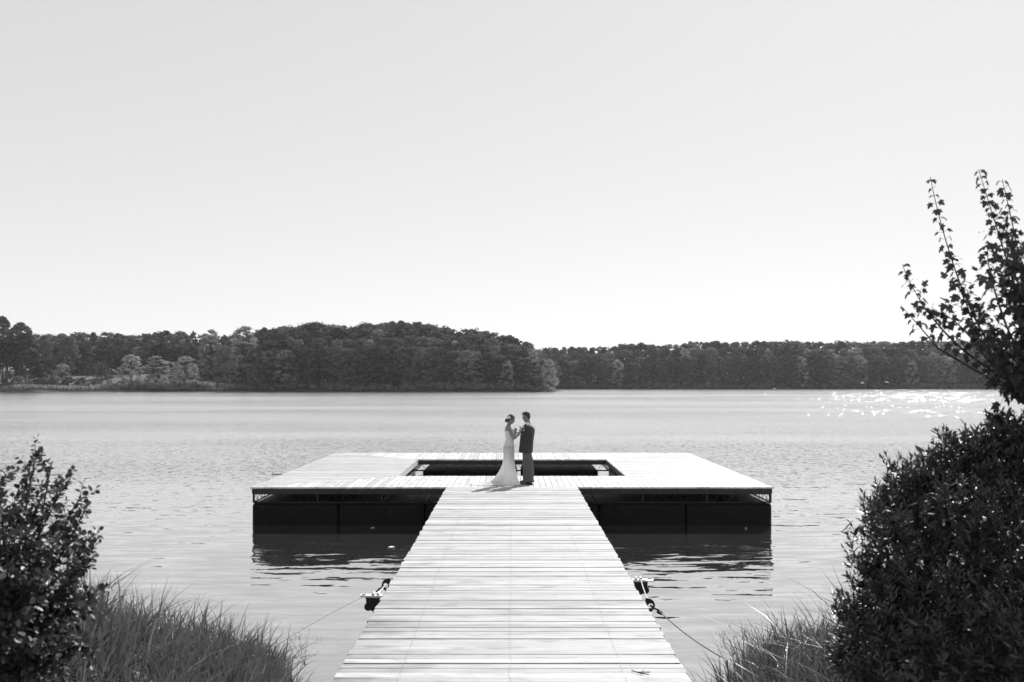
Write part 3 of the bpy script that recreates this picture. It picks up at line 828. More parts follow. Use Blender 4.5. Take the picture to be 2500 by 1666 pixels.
# nail heads in two rows
m = MB()
for i in range(n):
    yc = GY0 + (i + .5) * st
    for x in (-1.0, -.02, 1.0):
        for dy in (-.035, .035):
            xx = x + rd.uniform(-.01, .01); z = gz(yc) + .0045
            m.add([(xx - .006, yc + dy - .006, z), (xx + .006, yc + dy - .006, z), (xx + .006, yc + dy + .006, z), (xx - .006, yc + dy + .006, z)], [(0, 1, 2, 3)])
subg(m.build('nails', M['cable'], gang))

# mooring hardware on the gangway edges
def hw(px, py, s):          # point on the gangway edge seen at that photo row
    d = F * (CAMZ - .93) / (py - HZ); return Vector((s * GX, d, gz(d)))
def eye_plate(s, y):
    z = gz(y) - .01; x = s * (GX + .02); m = MB()
    # upright plate standing out sideways, with a round eye
    out_ = []; 
    pts = [(0, .02), (.06, .02), (.115, -.02), (.13, -.075), (.11, -.12), (.05, -.17), (0, -.24)]
    hole = [(.075 + .032 * math.cos(a), -.075 + .032 * math.sin(a)) for a in [k * 2 * math.pi / 12 for k in range(12)]]
    outer = []
    for (hx, hz) in hole:      # march outwards from the hole to the outline
        ax, az = hx - .075, hz + .075; L = math.hypot(ax, az); ax /= L; az /= L; best = .25
        P_ = pts
        for i in range(len(P_)):
            x1, z1 = P_[i]; x2, z2 = P_[(i + 1) % len(P_)]; dx, dz_ = x2 - x1, z2 - z1; den = ax * dz_ - az * dx
            if abs(den) < 1e-9: continue
            t1 = ((x1 - .075) * dz_ - (z1 + .075) * dx) / den; t2 = ((x1 - .075) * az - (z1 + .075) * ax) / den
            if t1 > 0 and 0 <= t2 <= 1: best = min(best, t1)
        outer.append((.075 + ax * best, -.075 + az * best))
    vs = []
    for yy in (y - .008, y + .008):
        vs += [(x + s * a, yy, z + b_) for a, b_ in hole] + [(x + s * a, yy, z + b_) for a, b_ in outer]
    fs = []
    for k in range(12):
        k2 = (k + 1) % 12
        fs += [(k, k2, 12 + k2, 12 + k), (24 + k2, 24 + k, 36 + k, 36 + k2), (k2, k, 24 + k, 24 + k2), (12 + k, 12 + k2, 36 + k2, 36 + k)]
    m.add(vs, fs)
    m.box(min(x - s * .03, x), max(x - s * .03, x), y - .05, y + .05, z - .2, z + .0)
    subg(m.build('eye_plate', M['black_iron'], gang))
    return Vector((x + s * .075, y, z - .075))
def winch(s, y):
    z = gz(y); x = s * (GX + .012); m = MB()
    a, b_ = sorted((x, x + s * .21)); m.box(a, b_, y - .06, y + .06, z - .03, z - .006)      # pale top plate
    m.tube([(x + s * .05, y - .05, z + .012), (x + s * .05, y + .05, z + .012)], .016, 8); m.tube([(x + s * .11, y - .05, z + .012), (x + s * .11, y + .05, z + .012)], .016, 8)
    ring = [(x + s * (.20 + .075 * math.cos(k * math.pi / 8)), y + .07 * math.sin(k * math.pi / 8), z - .012) for k in range(17)]
    m.tube(ring, .012, 6)
    w_ = subg(m.build('winch', M['galv'], gang))
    m = MB(); m.add([(x, y - .055, z - .032), (x + s * .20, y - .055, z - .032), (x + s * .19, y - .055, z - .15), (x, y - .055, z - .27),
                     (x, y + .055, z - .032), (x + s * .20, y + .055, z - .032), (x + s * .19, y + .055, z - .15), (x, y + .055, z - .27)],
                    [(0, 1, 2, 3), (7, 6, 5, 4), (0, 4, 5, 1), (1, 5, 6, 2), (2, 6, 7, 3), (3, 7, 4, 0)])
    m.tube([(x + s * .17, y - .06, z - .14), (x + s * .17, y + .06, z - .14)], .05, 10)
    m.build('winch_bracket', M['black_iron'], w_)
    return Vector((x + s * .11, y, z + .01))
def ydist(py): return F * (CAMZ - .93) / (py - HZ)
eL = eye_plate(-1, ydist(1413)); wL = winch(-1, ydist(1450)); wR = winch(1, ydist(1413)); eR = eye_plate(1, ydist(1460))
def sag(a, b_, s_, n=14): return [a.lerp(b_, i / n) - Vector((0, 0, s_ * 4 * (i / n) * (1 - i / n))) for i in range(n + 1)]
gl = P(660, 1584, 9.7); gr_ = P(1775, 1612, 8.9)
def shackle(c, s):
    m = MB(); m.tube([c + Vector((0, -.02, 0)), c + Vector((s * .05, -.03, -.03)), c + Vector((s * .09, 0, -.05)), c + Vector((s * .05, .03, -.03)), c + Vector((0, .02, 0))], .012, 6)
    m.tube([c + Vector((s * .08, -.03, -.06)), c + Vector((s * .13, -.02, -.09))], .024, 6)
    return m
for (e_, g_, s, wn, lab, lab2) in ((eL, gl, -1, wL, 'thin steel mooring cable running from the left side of the boardwalk into the grass', 'short pale rope between winch and eye plate on the left boardwalk edge'),
                          (eR, gr_, 1, wR, 'thin steel mooring cable running from the right side of the boardwalk to the shore', 'short pale rope between winch and eye plate on the right boardwalk edge')):
    g0 = empty('mooring_cable', e_); tag(g0, lab, 'cable')
    m = MB(); pts = sag(e_ + Vector((s * .10, 0, -.06)), g_, -.03 if s < 0 else .04)
    dirn = (pts[-1] - pts[-4]).normalized(); end = pts[-1].copy()
    while end.z > near_h(end.x, end.y) - .05 and end.y > 2: end = end + Vector((dirn.x * .05, dirn.y * .05, -.12))
    m.tube([p - e_ for p in pts] + [end - e_], .0055 if s < 0 else .007, 5); m.build('cable', M['cable'], g0)
    m = shackle(Vector((0, 0, 0)), s); m.build('shackle', M['black_iron'], g0)
    m = MB(); m.tube(sag(wn, e_ + Vector((-s * .01, 0, .03)), .03), .007, 6); o = m.build('rope', M['rope']); tag(o, lab2, 'rope')
# twigs lying on the planks
q0 = P(1575, 1642, 8.95); m = MB()
zt = gz(8.9) + .012
m.tube([(1.08, 8.98, zt), (1.14, 8.9, zt), (1.22, 8.86, zt)], .005, 5); m.tube([(1.12, 8.93, zt), (1.24, 8.93, zt)], .004, 5); m.tube([(1.15, 8.9, zt), (1.19, 9.0, zt)], .003, 4)
tag(m.build('twig', M['bark']), 'small dark forked twig on the planks near the bottom right of the boardwalk', 'twig')
# leaves floating on the water
fl = [(909, 1290, .035, 'pale leaf floating against the dock floats left of the boardwalk'), (955, 1337, .05, 'pale leaf floating in the dock reflection left of the boardwalk'),
      (1821, 1291, .02, 'tiny pale leaf floating in front of the right float')]
for (a, b_, r, lab) in fl:
    d = F * CAMZ / (b_ - HZ); c = P(a, b_, d)
    m = MB(); m.add([(r * 1.5 * math.cos(k * .785) * (1 + .15 * (k % 2)), r * math.sin(k * .785), .006 + .006 * (k % 3)) for k in range(8)] + [(0, 0, .004)], [(k, (k + 1) % 8, 8) for k in range(8)])
    o = m.build('floating_leaf', M['white']); o.location = (c.x, min(c.y, YF - .03), 0.004); tag(o, lab, 'leaf')
# ------------------------------------------------------------------ the couple
PY = 24.6                       # distance of the couple
def ring(c, rf, rb, ry, n=28, fold=0.0, nf=9, ph0=0.0, rot=0.0, sq=1.0):
    """horizontal ring; rf/rb = half depth to +x / -x; ry = half width"""
    out_ = []
    for k in range(n):
        a = 2 * math.pi * k / n; ca, sa = math.cos(a), math.sin(a)
        q = 1 + fold * math.cos(nf * a + ph0) + fold * .5 * math.cos((nf + 4) * a + ph0 * 2.3)
        cx_ = math.copysign(abs(ca) ** sq, ca); cy_ = math.copysign(abs(sa) ** sq, sa)
        x = (rf if ca > 0 else rb) * cx_ * q; y = ry * cy_ * q
        out_.append((c[0] + x * math.cos(rot) - y * math.sin(rot), c[1] + x * math.sin(rot) + y * math.cos(rot), c[2]))
    return out_

def head(m, c, sx, tilt=0.0, s=1.0, female=False):
    """c = head centre; sx = +1 faces +x, -1 faces -x; profile with brow, nose, lips, chin"""
    # (z, front, back, half width) in metres from the centre of a 23 cm head
    prof = [(-.118, .050, .010, .022), (-.112, .066, .022, .034), (-.10, .074, .034, .045), (-.085, .076, .046, .053), (-.07, .078, .058, .059), (-.055, .082, .068, .063),
            (-.04, .083, .076, .066), (-.025, .084, .083, .069), (-.008, .084, .089, .071), (.008, .082, .093, .073), (.025, .084, .096, .075), (.045, .086, .098, .077), (.065, .082, .096, .076), (.085, .070, .086, .068),
            (.102, .050, .066, .053), (.113, .026, .038, .031), (.117, .006, .012, .010)]
    nose = {-.04: .012, -.025: .026, -.008: .020, .008: .011, .025: .004}
    lips = {-.07: .004, -.055: .007, -.085: .001}
    n = 32; rings = []
    ct, st_ = math.cos(tilt), math.sin(tilt)
    for (z, f, b_, wd) in prof:
        rg = []
        for k in range(n):
            a = 2 * math.pi * k / n; a_ = a if a <= math.pi else a - 2 * math.pi
            x = (f if math.cos(a) > 0 else b_) * math.cos(a); y = wd * math.sin(a)
            x += nose.get(z, 0) * math.exp(-(a_ / .16) ** 2) + lips.get(z, 0) * math.exp(-(a_ / .28) ** 2)
            if z in (.008, .025): x -= .010 * math.exp(-((abs(a_) - .42) / .18) ** 2)       # eye sockets
            if z == .045: x += .003 * math.exp(-(a_ / .6) ** 2)
            x, zz = x * ct + z * st_, z * ct - x * st_
            rg.append((c[0] + sx * x * s, c[1] + y * s * sx, c[2] + zz * s))
        rings.append(rg)
    m.rings(rings, cap=True)
    for yy in (-1, 1):      # ears, eyeballs
        m.ell((c[0] - sx * .008 * s, c[1] + yy * .074 * s, c[2] - .008 * s), (.016 * s, .008 * s, .030 * s), 8, 6)
        ex, ez = .072, .014; ex, ez = ex * ct + ez * st_, ez * ct - ex * st_
        m.ell((c[0] + sx * ex * s, c[1] + yy * .032 * s, c[2] + ez * s), (.010 * s, .012 * s, .007 * s), 8, 6)

def hand(m, wrist, d, palm_n, spread=.25, curl=.3, s=1.0, thumb=1):
    """wrist point, hand direction d, palm normal: palm, four unequal fingers of three bones, thumb from the side of the palm"""
    wrist = Vector(wrist); d = Vector(d).normalized(); nrm = Vector(palm_n); nrm = (nrm - d * nrm.dot(d)).normalized(); side = d.cross(nrm)
    pc = wrist + d * .05 * s
    rot = Matrix((d, side, nrm)).transposed()
    m.ell(pc, (.052 * s, .041 * s, .015 * s), 12, 9, rot=rot)
    m.tube([wrist - d * .03, wrist + d * .02 * s, pc], [(.022, .022), (.024, .019), (.03, .016)], 10)
    for i, (L, o) in enumerate(((.066, -.028), (.076, -.009), (.071, .010), (.056, .029))):
        a = o / .03 * spread * .5; f = d * math.cos(a) + side * math.sin(a); p = wrist + d * .088 * s + side * o * s
        pts = [p - f * .03 * s, p]; c_ = curl * .35
        for (fr, dc) in ((.45, 1.0), (.30, 1.2), (.25, .8)):
            f2 = f * math.cos(c_) + nrm * math.sin(c_); pts.append(pts[-1] + f2 * L * s * fr); c_ += curl * dc
        m.tube(pts, [.0095 * s, .0095 * s, .0088 * s, .008 * s, .006 * s], 8)
    t0 = wrist + d * .022 * s + side * thumb * .026 * s
    f = (d * .62 + side * thumb * .7 + nrm * .3).normalized()
    m.tube([t0, t0 + f * .035 * s, t0 + f * .055 * s + d * .012 * s, t0 + f * .062 * s + d * .034 * s], [.014 * s, .0115 * s, .010 * s, .007 * s], 8)

def body_obj(m, name, mat, parent, vox=.007, smooth=True):
    o = m.build(name, mat, parent)
    md = o.modifiers.new('one skin', 'REMESH'); md.mode = 'VOXEL'; md.voxel_size = vox; md.use_smooth_shade = True
    sm = o.modifiers.new('soften', 'SMOOTH'); sm.factor = .5; sm.iterations = 2
    return o

# ---- bride, facing +x (to the right)
def V3(x, y, z): return Vector((x, y, z))
bride = empty('person', (-.03, PY, DZ)); tag(bride, 'woman in a long ivory wedding dress, white flowers in her hair bun', 'person', 'wedding couple on the dock')
m = MB()
hc = V3(.012, 0, 1.605)
head(m, hc, 1, tilt=.28, s=.93, female=True)
m.tube([(-.055, 0, 1.42), (-.045, 0, 1.48), (-.02, 0, 1.56)], [(.062, .055), (.048, .048), (.05, .05)], 14)
# torso
tor = [((-.045, 0, .90), .10, .115, .13), ((-.035, 0, 1.0), .09, .095, .12), ((-.025, 0, 1.10), .08, .075, .105), ((-.025, 0, 1.18), .088, .08, .108), ((-.03, 0, 1.27), .105, .092, .13), ((-.045, 0, 1.34), .105, .098, .158),
       ((-.058, 0, 1.395), .075, .085, .165), ((-.060, 0, 1.43), .060, .065, .12), ((-.055, 0, 1.455), .045, .045, .06)]
m.rings([ring(c, a, b_, w_, 24) for c, a, b_, w_ in tor])
# near arm: shoulder, elbow, wrist
def arm(m, pts, rad): m.tube(pts, rad, 12)
sh_ = V3(-.035, -.165, 1.385); el = V3(.075, -.20, 1.135); wr = V3(.205, -.13, 1.255)
arm(m, [sh_ + V3(-.01, .03, .015), sh_, sh_.lerp(el, .35), sh_.lerp(el, .75), el, el.lerp(wr, .3), el.lerp(wr, .8), wr], [.036, .045, .043, .036, .034, .035, .025, .021])
hand(m, wr, (.55, .1, .6), (-.5, .8, .4), spread=.35, curl=.35, s=.92, thumb=1)
sh2 = V3(-.035, .165, 1.385); el2 = V3(.06, .20, 1.14); wr2 = V3(.125, .10, 1.285)
arm(m, [sh2 + V3(-.01, -.03, .015), sh2, sh2.lerp(el2, .35), sh2.lerp(el2, .75), el2, el2.lerp(wr2, .3), el2.lerp(wr2, .8), wr2], [.036, .045, .043, .036, .034, .035, .025, .021])
hand(m, wr2, (-.1, -.35, 1), (.3, -.9, 0), spread=.2, curl=.9, s=.92, thumb=-1)
# legs under the dress
for yy in (-.072, .072):
    m.tube([(-.03, yy, .95), (-.01, yy, .72), (.005, yy * .9, .50), (-.01, yy * .8, .28), (-.01, yy * .75, .09)], [.074, .066, .050, .044, .032], 12)
    m.tube([(-.05, yy * .75, .07), (.03, yy * .75, .05), (.13, yy * .75, .025)], [(.03, .03), (.034, .03), (.022, .018)], 10)
body_obj(m, 'body', M['skin'], bride, .0065)
# hair: cap, side sweep and bun low at the back
m = MB()
ct = .28
def hd(x, y, z, s=.93): return (hc.x + (x * math.cos(ct) + z * math.sin(ct)) * s, hc.y + y * s, hc.z + (z * math.cos(ct) - x * math.sin(ct)) * s)
m.ell(hd(-.022, 0, .042), (.092, .082, .088), 16, 12)
m.ell(hd(-.055, 0, .0), (.070, .074, .078), 14, 10)
m.ell(hd(.040, 0, .078), (.040, .056, .028), 12, 8)
m.ell(hd(-.105, 0, -.062), (.052, .050, .048), 14, 10)
for k in range(9):
    a = k * .7; m.tube([hd(-.105 + .03 * math.cos(a + j * .8) * (1 - j * .1), .045 * math.sin(a + j * .9), -.062 + .042 * math.cos(a * 1.3 + j)) for j in range(5)], .011, 6)
for k in range(11):
    y0_ = -.07 + .014 * k
    m.tube([hd(.062, y0_ * .55, .080), hd(.02, y0_, .118 - abs(y0_) * .5), hd(-.05, y0_ * 1.05, .100 - abs(y0_) * .5), hd(-.10, y0_ * .6, .02)], [.006, .010, .010, .006], 6)
m.tube([hd(.052, -.066, .04), hd(.01, -.083, .02), hd(-.06, -.074, -.01), hd(-.11, -.03, -.03)], [.008, .014, .014, .008], 6)
body_obj(m, 'hair', M['hair_b'], bride, .006)
m = MB()
for (fx_, fy, fz, r) in ((-.075, -.078, .045, .026), (-.105, -.062, .015, .022), (-.045, -.082, .03, .018)):
    c = Vector(hd(fx_, fy, fz))
    for k in range(6):
        a = k * math.pi / 3; q = c + V3(r * .7 * math.cos(a), -.004, r * .7 * math.sin(a))
        m.ell(q, (r * .48, .006, r * .48), 8, 5)
    m.ell(c + V3(0, -.008, 0), (r * .3, .008, r * .3), 8, 5)
m.build('hair_flowers', M['white'], bride, smooth=True)
# dress: bodice + skirt + train in one cloth
m = MB(); rs_ = []
prof = [  # z, cx, front, back, half width, fold
    (.012, -.02, .23, .60, .34, .055), (.03, -.02, .225, .52, .335, .055), (.07, -.02, .215, .45, .325, .055), (.13, -.03, .20, .395, .305, .05), (.20, -.03, .185, .335, .28, .048), (.29, -.035, .165, .27, .25, .042),
    (.40, -.04, .145, .205, .215, .036), (.52, -.04, .132, .165, .185, .026), (.64, -.04, .128, .145, .172, .014), (.76, -.04, .130, .145, .172, .006), (.87, -.043, .132, .148, .176, .0),
    (.96, -.038, .124, .135, .165, .0), (1.03, -.033, .112, .118, .150, .0), (1.10, -.026, .101, .096, .131, .0), (1.17, -.026, .104, .098, .131, .0), (1.24, -.03, .118, .106, .143, .0), (1.29, -.033, .124, .109, .152, .0), (1.325, -.04, .116, .106, .155, .0)]
for (z, cx_, a, b_, w_, fo_) in prof:
    rs_.append(ring((cx_, 0, z), a, b_, w_, 96, fo_, 13, z * 2.0))
m.rings(rs_, cap=False)
o = m.build('dress', M['dress'], bride, smooth=True)
# long tulle train spread on the boards behind her
m = MB(); nx_, ny_ = 40, 26
vs = []; fs = []
for i in range(nx_ + 1):
    u = i / nx_
    for j in range(ny_ + 1):
        v_ = j / ny_ * 2 - 1
        x = -.16 - .90 * u; wdt = .28 + .24 * math.sin(u * 2.6) - .18 * u * u
        y = v_ * wdt - .02 + .05 * math.sin(u * 4)
        lift = max(0, .36 * (1 - u / .5)) ** 1.35 * (1 - v_ * v_) if u < .5 else 0
        z = .010 + .012 * (1 + math.sin(v_ * 13 + u * 5) * math.cos(u * 9 + v_ * 3)) * (1 - .4 * u) + lift * .9
        xx = x + .035 * math.sin(v_ * 9) * u + (.12 * v_ * v_ * u)
        vs.append((xx, y, z))
for i in range(nx_):
    for j in range(ny_):
        a = i * (ny_ + 1) + j; fs.append((a, a + 1, a + ny_ + 2, a + ny_ + 1))
m.add(vs, fs); m.build('train', M['dress'], bride, smooth=True)
# lace bodice panels and straps over the shoulders
m = MB()
rs_ = [ring((cx_, 0, z), a + .004, b_ + .004, w_ + .004, 40) for (z, cx_, a, b_, w_, _) in prof[-7:]]
m.rings(rs_, cap=False)
for s in (-1, 1):
    m.tube([(.072, s * .085, 1.30), (.045, s * .105, 1.37), (-.04, s * .112, 1.428), (-.11, s * .095, 1.38), (-.145, s * .07, 1.31)], [(.012, .028), (.011, .022), (.010, .020), (.010, .022), (.011, .03)], 8)
m.build('lace_bodice', M['lace'], bride, smooth=True)

# ---- groom, facing -x (to the left)
groom = empty('person', (.36, PY + .02, DZ)); tag(groom, 'man in a dark suit jacket and grey trousers, hands raised towards the woman', 'person', 'wedding couple on the dock')
m = MB(); hg = V3(-.010, 0, 1.672)
head(m, hg, -1, tilt=.16, s=1.0)
m.tube([(.045, 0, 1.46), (.035, 0, 1.52), (.012, 0, 1.61)], [(.075, .065), (.058, .058), (.062, .06)], 14)
tg = [((.03, 0, .88), .14, .13, .165), ((.03, 0, 1.0), .13, .12, .165), ((.035, 0, 1.15), .125, .12, .17), ((.04, 0, 1.30), .12, .13, .185), ((.045, 0, 1.40), .10, .105, .185), ((.045, 0, 1.455), .07, .07, .12), ((.045, 0, 1.48), .05, .05, .07)]
m.rings([ring(c, a, b_, w_, 24) for c, a, b_, w_ in tg])
gs = V3(.075, -.195, 1.405); ge = V3(.095, -.225, 1.115); gw = V3(-.160, -.15, 1.235)
gs2 = V3(.06, .195, 1.405); ge2 = V3(.06, .225, 1.12); gw2 = V3(-.125, .08, 1.27)
for (a, b_, c) in ((gs, ge, gw), (gs2, ge2, gw2)):
    m.tube([a, a.lerp(b_, .5), b_, b_.lerp(c, .5), c], [.055, .048, .042, .038, .026], 12)
hand(m, gw, (-.62, .12, .72), (-.6, .55, -.5), spread=.75, curl=.16, s=1.05, thumb=1)
hand(m, gw2, (-.15, -.10, 1), (-.9, -.3, 0), spread=.7, curl=.2, s=1.05, thumb=-1)
for (yy, fx_) in ((-.10, .028), (.10, -.028)):
    m.tube([(.03, yy, .92), (.025 + fx_ * .3, yy, .70), (.015 + fx_ * .6, yy, .48), (.03 + fx_, yy, .26), (.045 + fx_, yy, .08)], [.078, .072, .056, .048, .036], 12)
    m.tube([(.06 + fx_, yy, .06), (-.03 + fx_, yy, .05), (-.12 + fx_, yy, .03)], [(.036, .036), (.04, .034), (.03, .02)], 10)
body_obj(m, 'body', M['skin'], groom, .0065)
def hg_(x, y, z): 
    c_, s_ = math.cos(.16), math.sin(.16); return (hg.x - (x * c_ + z * s_), hg.y + y, hg.z + z * c_ - x * s_)
m = MB()
m.ell(hg_(-.014, 0, .052), (.096, .083, .078), 18, 12)
m.ell(hg_(-.046, 0, .004), (.060, .079, .082), 14, 10)
m.ell(hg_(-.06, 0, -.042), (.036, .058, .038), 12, 8)
m.ell(hg_(.052, 0, .088), (.042, .062, .030), 12, 8)
for s in (-1, 1): m.ell(hg_(.0, s * .072, .02), (.014, .010, .045), 8, 7)
body_obj(m, 'hair', M['hair_g'], groom, .006)
# trousers
m = MB()
m.rings([ring((.03, 0, z), a, b_, w_, 28) for (z, a, b_, w_) in ((.74, .105, .11, .165), (.80, .10, .115, .165), (.88, .10, .115, .165), (1.0, .10, .11, .16))])
for (yy, fx_) in ((-.10, .028), (.10, -.028)):
    rs_ = []
    for (z, cx_, r1, r2) in ((.065, .050, .118, .085), (.10, .048, .112, .085), (.16, .044, .106, .086), (.28, .046, .112, .09), (.40, .046, .118, .095), (.52, .036, .118, .096), (.64, .028, .118, .098), (.74, .018, .112, .094), (.84, .005, .09, .08)):
        k_ = max(0, (.84 - z) / .78)
        rs_.append(ring((cx_ + fx_ * k_ + .006 * math.sin(z * 31), yy * .95, z), r1 * (1 + .02 * math.sin(z * 47)), r1 * (1 + .03 * math.cos(z * 39)), r2, 30, .035 * k_ + .008, 5, z * 4 + yy * 9))
    m.rings(rs_)
body_obj(m, 'trousers', M['trousers'], groom, .009)
# jacket: torso, open lower front, vented tail, sleeves
m = MB()
jk = [(.785, .195, .155, .222), (.86, .190, .160, .218), (.96, .180, .165, .206), (1.06, .170, .172, .196), (1.16, .158, .185, .202), (1.26, .142, .200, .214), (1.34, .112, .208, .224),
      (1.395, .080, .196, .222), (1.43, .048, .168, .180), (1.458, .022, .140, .125), (1.475, .006, .118, .09)]     # z, front x, back x, half width
m.rings([ring(((bk - fr) / 2, 0, z), (bk + fr) / 2, (bk + fr) / 2, w_, 36, .010 * (1.2 - z), 4, z * 3) for (z, fr, bk, w_) in jk])
for (a, b_, c) in ((gs, ge, gw), (gs2, ge2, gw2)):
    c_ = b_.lerp(c, .93)
    m.tube([a + V3(-.005, -a.y * .25, .018), a, a.lerp(b_, .30), a.lerp(b_, .55), a.lerp(b_, .8), b_ + V3(.012, 0, -.006), b_.lerp(c_, .25), b_.lerp(c_, .6), c_], [.058, .074, .071, .069, .064, .062, .062, .054, .045], 14)
for s in (-1, 1):   # creases at the elbow
    pass
body_obj(m, 'jacket', M['jacket'], groom, .009)
m = MB()      # lapels, pocket
m.tube([(.035, -.052, 1.505), (-.03, -.072, 1.455), (-.082, -.080, 1.37), (-.112, -.055, 1.25), (-.116, -.03, 1.14)], [(.008, .022), (.008, .030), (.008, .036), (.007, .022), (.006, .006)], 8)
m.tube([(.035, .052, 1.505), (-.03, .072, 1.455), (-.082, .080, 1.37), (-.112, .055, 1.25), (-.116, .03, 1.14)], [(.008, .022), (.008, .030), (.008, .036), (.007, .022), (.006, .006)], 8)
m.build('lapels', M['jacket'], groom, smooth=True)
m = MB()      # shirt collar and front
m.rings([ring((.030 + q, 0, z), rf, rb, w_, 28) for (z, q, rf, rb, w_) in ((1.462, .006, .085, .092, .088), (1.49, .0, .072, .080, .074), (1.522, -.006, .066, .072, .066), (1.535, -.008, .062, .068, .062))], cap=False)
m.tube([(-.02, 0, 1.48), (-.070, 0, 1.40), (-.10, 0, 1.28), (-.106, 0, 1.16)], [(.014, .045), (.014, .06), (.012, .045), (.01, .02)], 10)
m.build('shirt', M['shirt'], groom, smooth=True)
for (a, b_) in ((ge, gw), (ge2, gw2)):
    m = MB(); m.tube([a.lerp(b_, .90), a.lerp(b_, 1.02)], [.038, .035], 12); m.build('cuff', M['shirt'], groom, smooth=True)
m = MB(); m.add([(-.088, -.125, 1.325), (-.060, -.172, 1.325), (-.058, -.176, 1.352), (-.078, -.150, 1.362), (-.090, -.128, 1.345)], [(0, 1, 2, 3, 4)]); m.add([(-.084, -.120, 1.325), (-.056, -.167, 1.325), (-.054, -.171, 1.352), (-.074, -.145, 1.362), (-.086, -.123, 1.345)], [(4, 3, 2, 1, 0)])
m.build('pocket_square', M['shirt'], groom)
m = MB()
c = V3(-.078, -.105, 1.425)
for k in range(7):
    a = k * .9; m.ell(c + V3(-.012 + .004 * k % 3, .022 * math.cos(a) - .01, .026 * math.sin(a)), (.012, .014, .014), 8, 6)
m.build('boutonniere', M['white'], groom, smooth=True)
m = MB(); m.tube([c + V3(-.01, -.01, -.02), c + V3(-.006, -.012, -.06)], .005, 5)
for k in range(3): m.ell(c + V3(-.008, -.03 + .02 * k, -.03), (.006, .012, .02), 6, 5)
m.build('boutonniere_leaves', M['black_iron'], groom)
# shoes
for (yy, fx_) in ((-.10, .028), (.10, -.028)):
    m = MB(); x0 = .045 + fx_
    m.tube([(x0 + .062, yy, .052), (x0 + .04, yy, .058), (x0 - .03, yy, .062), (x0 - .10, yy, .046), (x0 - .16, yy, .034), (x0 - .195, yy, .026)], [(.026, .028), (.046, .038), (.050, .042), (.036, .048), (.026, .044), (.012, .024)], 14)
    m.prism([(x0 - .2, yy - .035), (x0 + .075, yy - .034), (x0 + .075, yy + .034), (x0 - .2, yy + .035)], 0.001, .016)
    m.prism([(x0 + .012, yy - .036), (x0 + .080, yy - .036), (x0 + .080, yy + .036), (x0 + .012, yy + .036)], 0.0, .034)
    body_obj(m, 'shoe', M['shoe'], groom, .006)

# ------------------------------------------------------------------ plants on the near bank
def bez(p0, p1, p2, n=12):
    return [p0 * (1 - t_) ** 2 + p1 * (2 * t_ * (1 - t_)) + p2 * t_ ** 2 for t_ in [i / n for i in range(n + 1)]]
def wob(v_, s): return v_ + Vector(rng.normal(size=3)) * s

# --- left bush: tips traced from the photo, each at its own distance
class Plant:
    def __init__(s): s.st = MB(); s.p = []; s.al = []; s.no = []; s.sz = []
    def leaf(s, p, al, no, sz): s.p.append(tuple(p)); s.al.append(tuple(al)); s.no.append(tuple(no)); s.sz.append(sz)
    def build(s, root, tmpl, mat, bark='bark', stem_name='branches'):
        s.st.build(stem_name, M[bark], root)
        v, f, n = leaves(tmpl, np.array(s.p), np.array(s.al), np.array(s.no), np.array(s.sz))
        v = v + 0; return np_mesh('leaves', v, f, n, mat, root)

def leafy_twig(pl, a, b_, r, leaf, gap, droop=.3, spread=.9, curl=.15, upn=.8, n0=0.0):
    mid = wob(a.lerp(b_, .5), (b_ - a).length * curl * .5)
    pts = bez(a, mid * 2 - a.lerp(b_, .5), b_, 8); pl.st.tube(pts, [r * (1 - .8 * i / 8) for i in range(9)], 5)
    L = (b_ - a).length; k = max(2, int(L / gap)); ph = rng.random() * 6.28
    for i in range(k):
        t_ = n0 + (1 - n0) * (i + rng.random() * .5) / k; j = min(7, int(t_ * 8)); p = pts[j].lerp(pts[j + 1], t_ * 8 - j); d = (pts[j + 1] - pts[j]).normalized()
        ph += 2.4; a_ = d.orthogonal().normalized(); b2 = d.cross(a_)
        o_ = a_ * math.cos(ph) + b2 * math.sin(ph)
        al = (d * .5 + o_ * spread + Vector((0, 0, -droop))).normalized()
        no = (Vector((0, 0, upn)) + Vector(rng.normal(size=3)) * .45 + d * .3)
        pl.leaf(p + o_ * leaf * .15, al, no, leaf * rng.uniform(.6, 1.15))
    # end leaf
    pl.leaf(b_, (b_ - pts[-2]).normalized(), Vector((0, 0, 1)) + Vector(rng.normal(size=3)) * .4, leaf * .8)
    return pts

DL = 5.0
lb = empty('leafy_bush', (0, 0, 0)); pl = Plant()
tips = [(118, 1108, 5.1), (160, 1135, 5.0), (100, 1135, 5.2), (35, 1150, 4.9), (8, 1180, 4.7), (70, 1185, 5.0), (215, 1165, 5.2), (245, 1210, 5.1), (190, 1195, 4.9), (255, 1245, 5.0), (232, 1290, 4.9), (265, 1305, 5.1), (272, 1345, 4.9), (265, 1375, 4.8),
        (225, 1360, 4.7), (180, 1280, 4.6), (130, 1220, 4.8), (60, 1240, 4.7), (5, 1230, 4.5), (275, 1440, 4.8), (215, 1430, 4.6), (250, 1480, 4.6), (150, 1340, 4.5), (90, 1300, 4.5), (20, 1300, 4.4), (130, 1420, 4.4), (50, 1400, 4.3), (200, 1520, 4.4), (260, 1580, 4.5),
        (-60, 1180, 4.8), (-120, 1230, 4.8), (-80, 1300, 4.5), (-150, 1340, 4.6), (-20, 1470, 4.3), (100, 1500, 4.3), (150, 1580, 4.3), (40, 1560, 4.2)]
base0 = Vector((-2.55, 4.75, near_h(-2.55, 4.75) - .05))
lb.location = base0
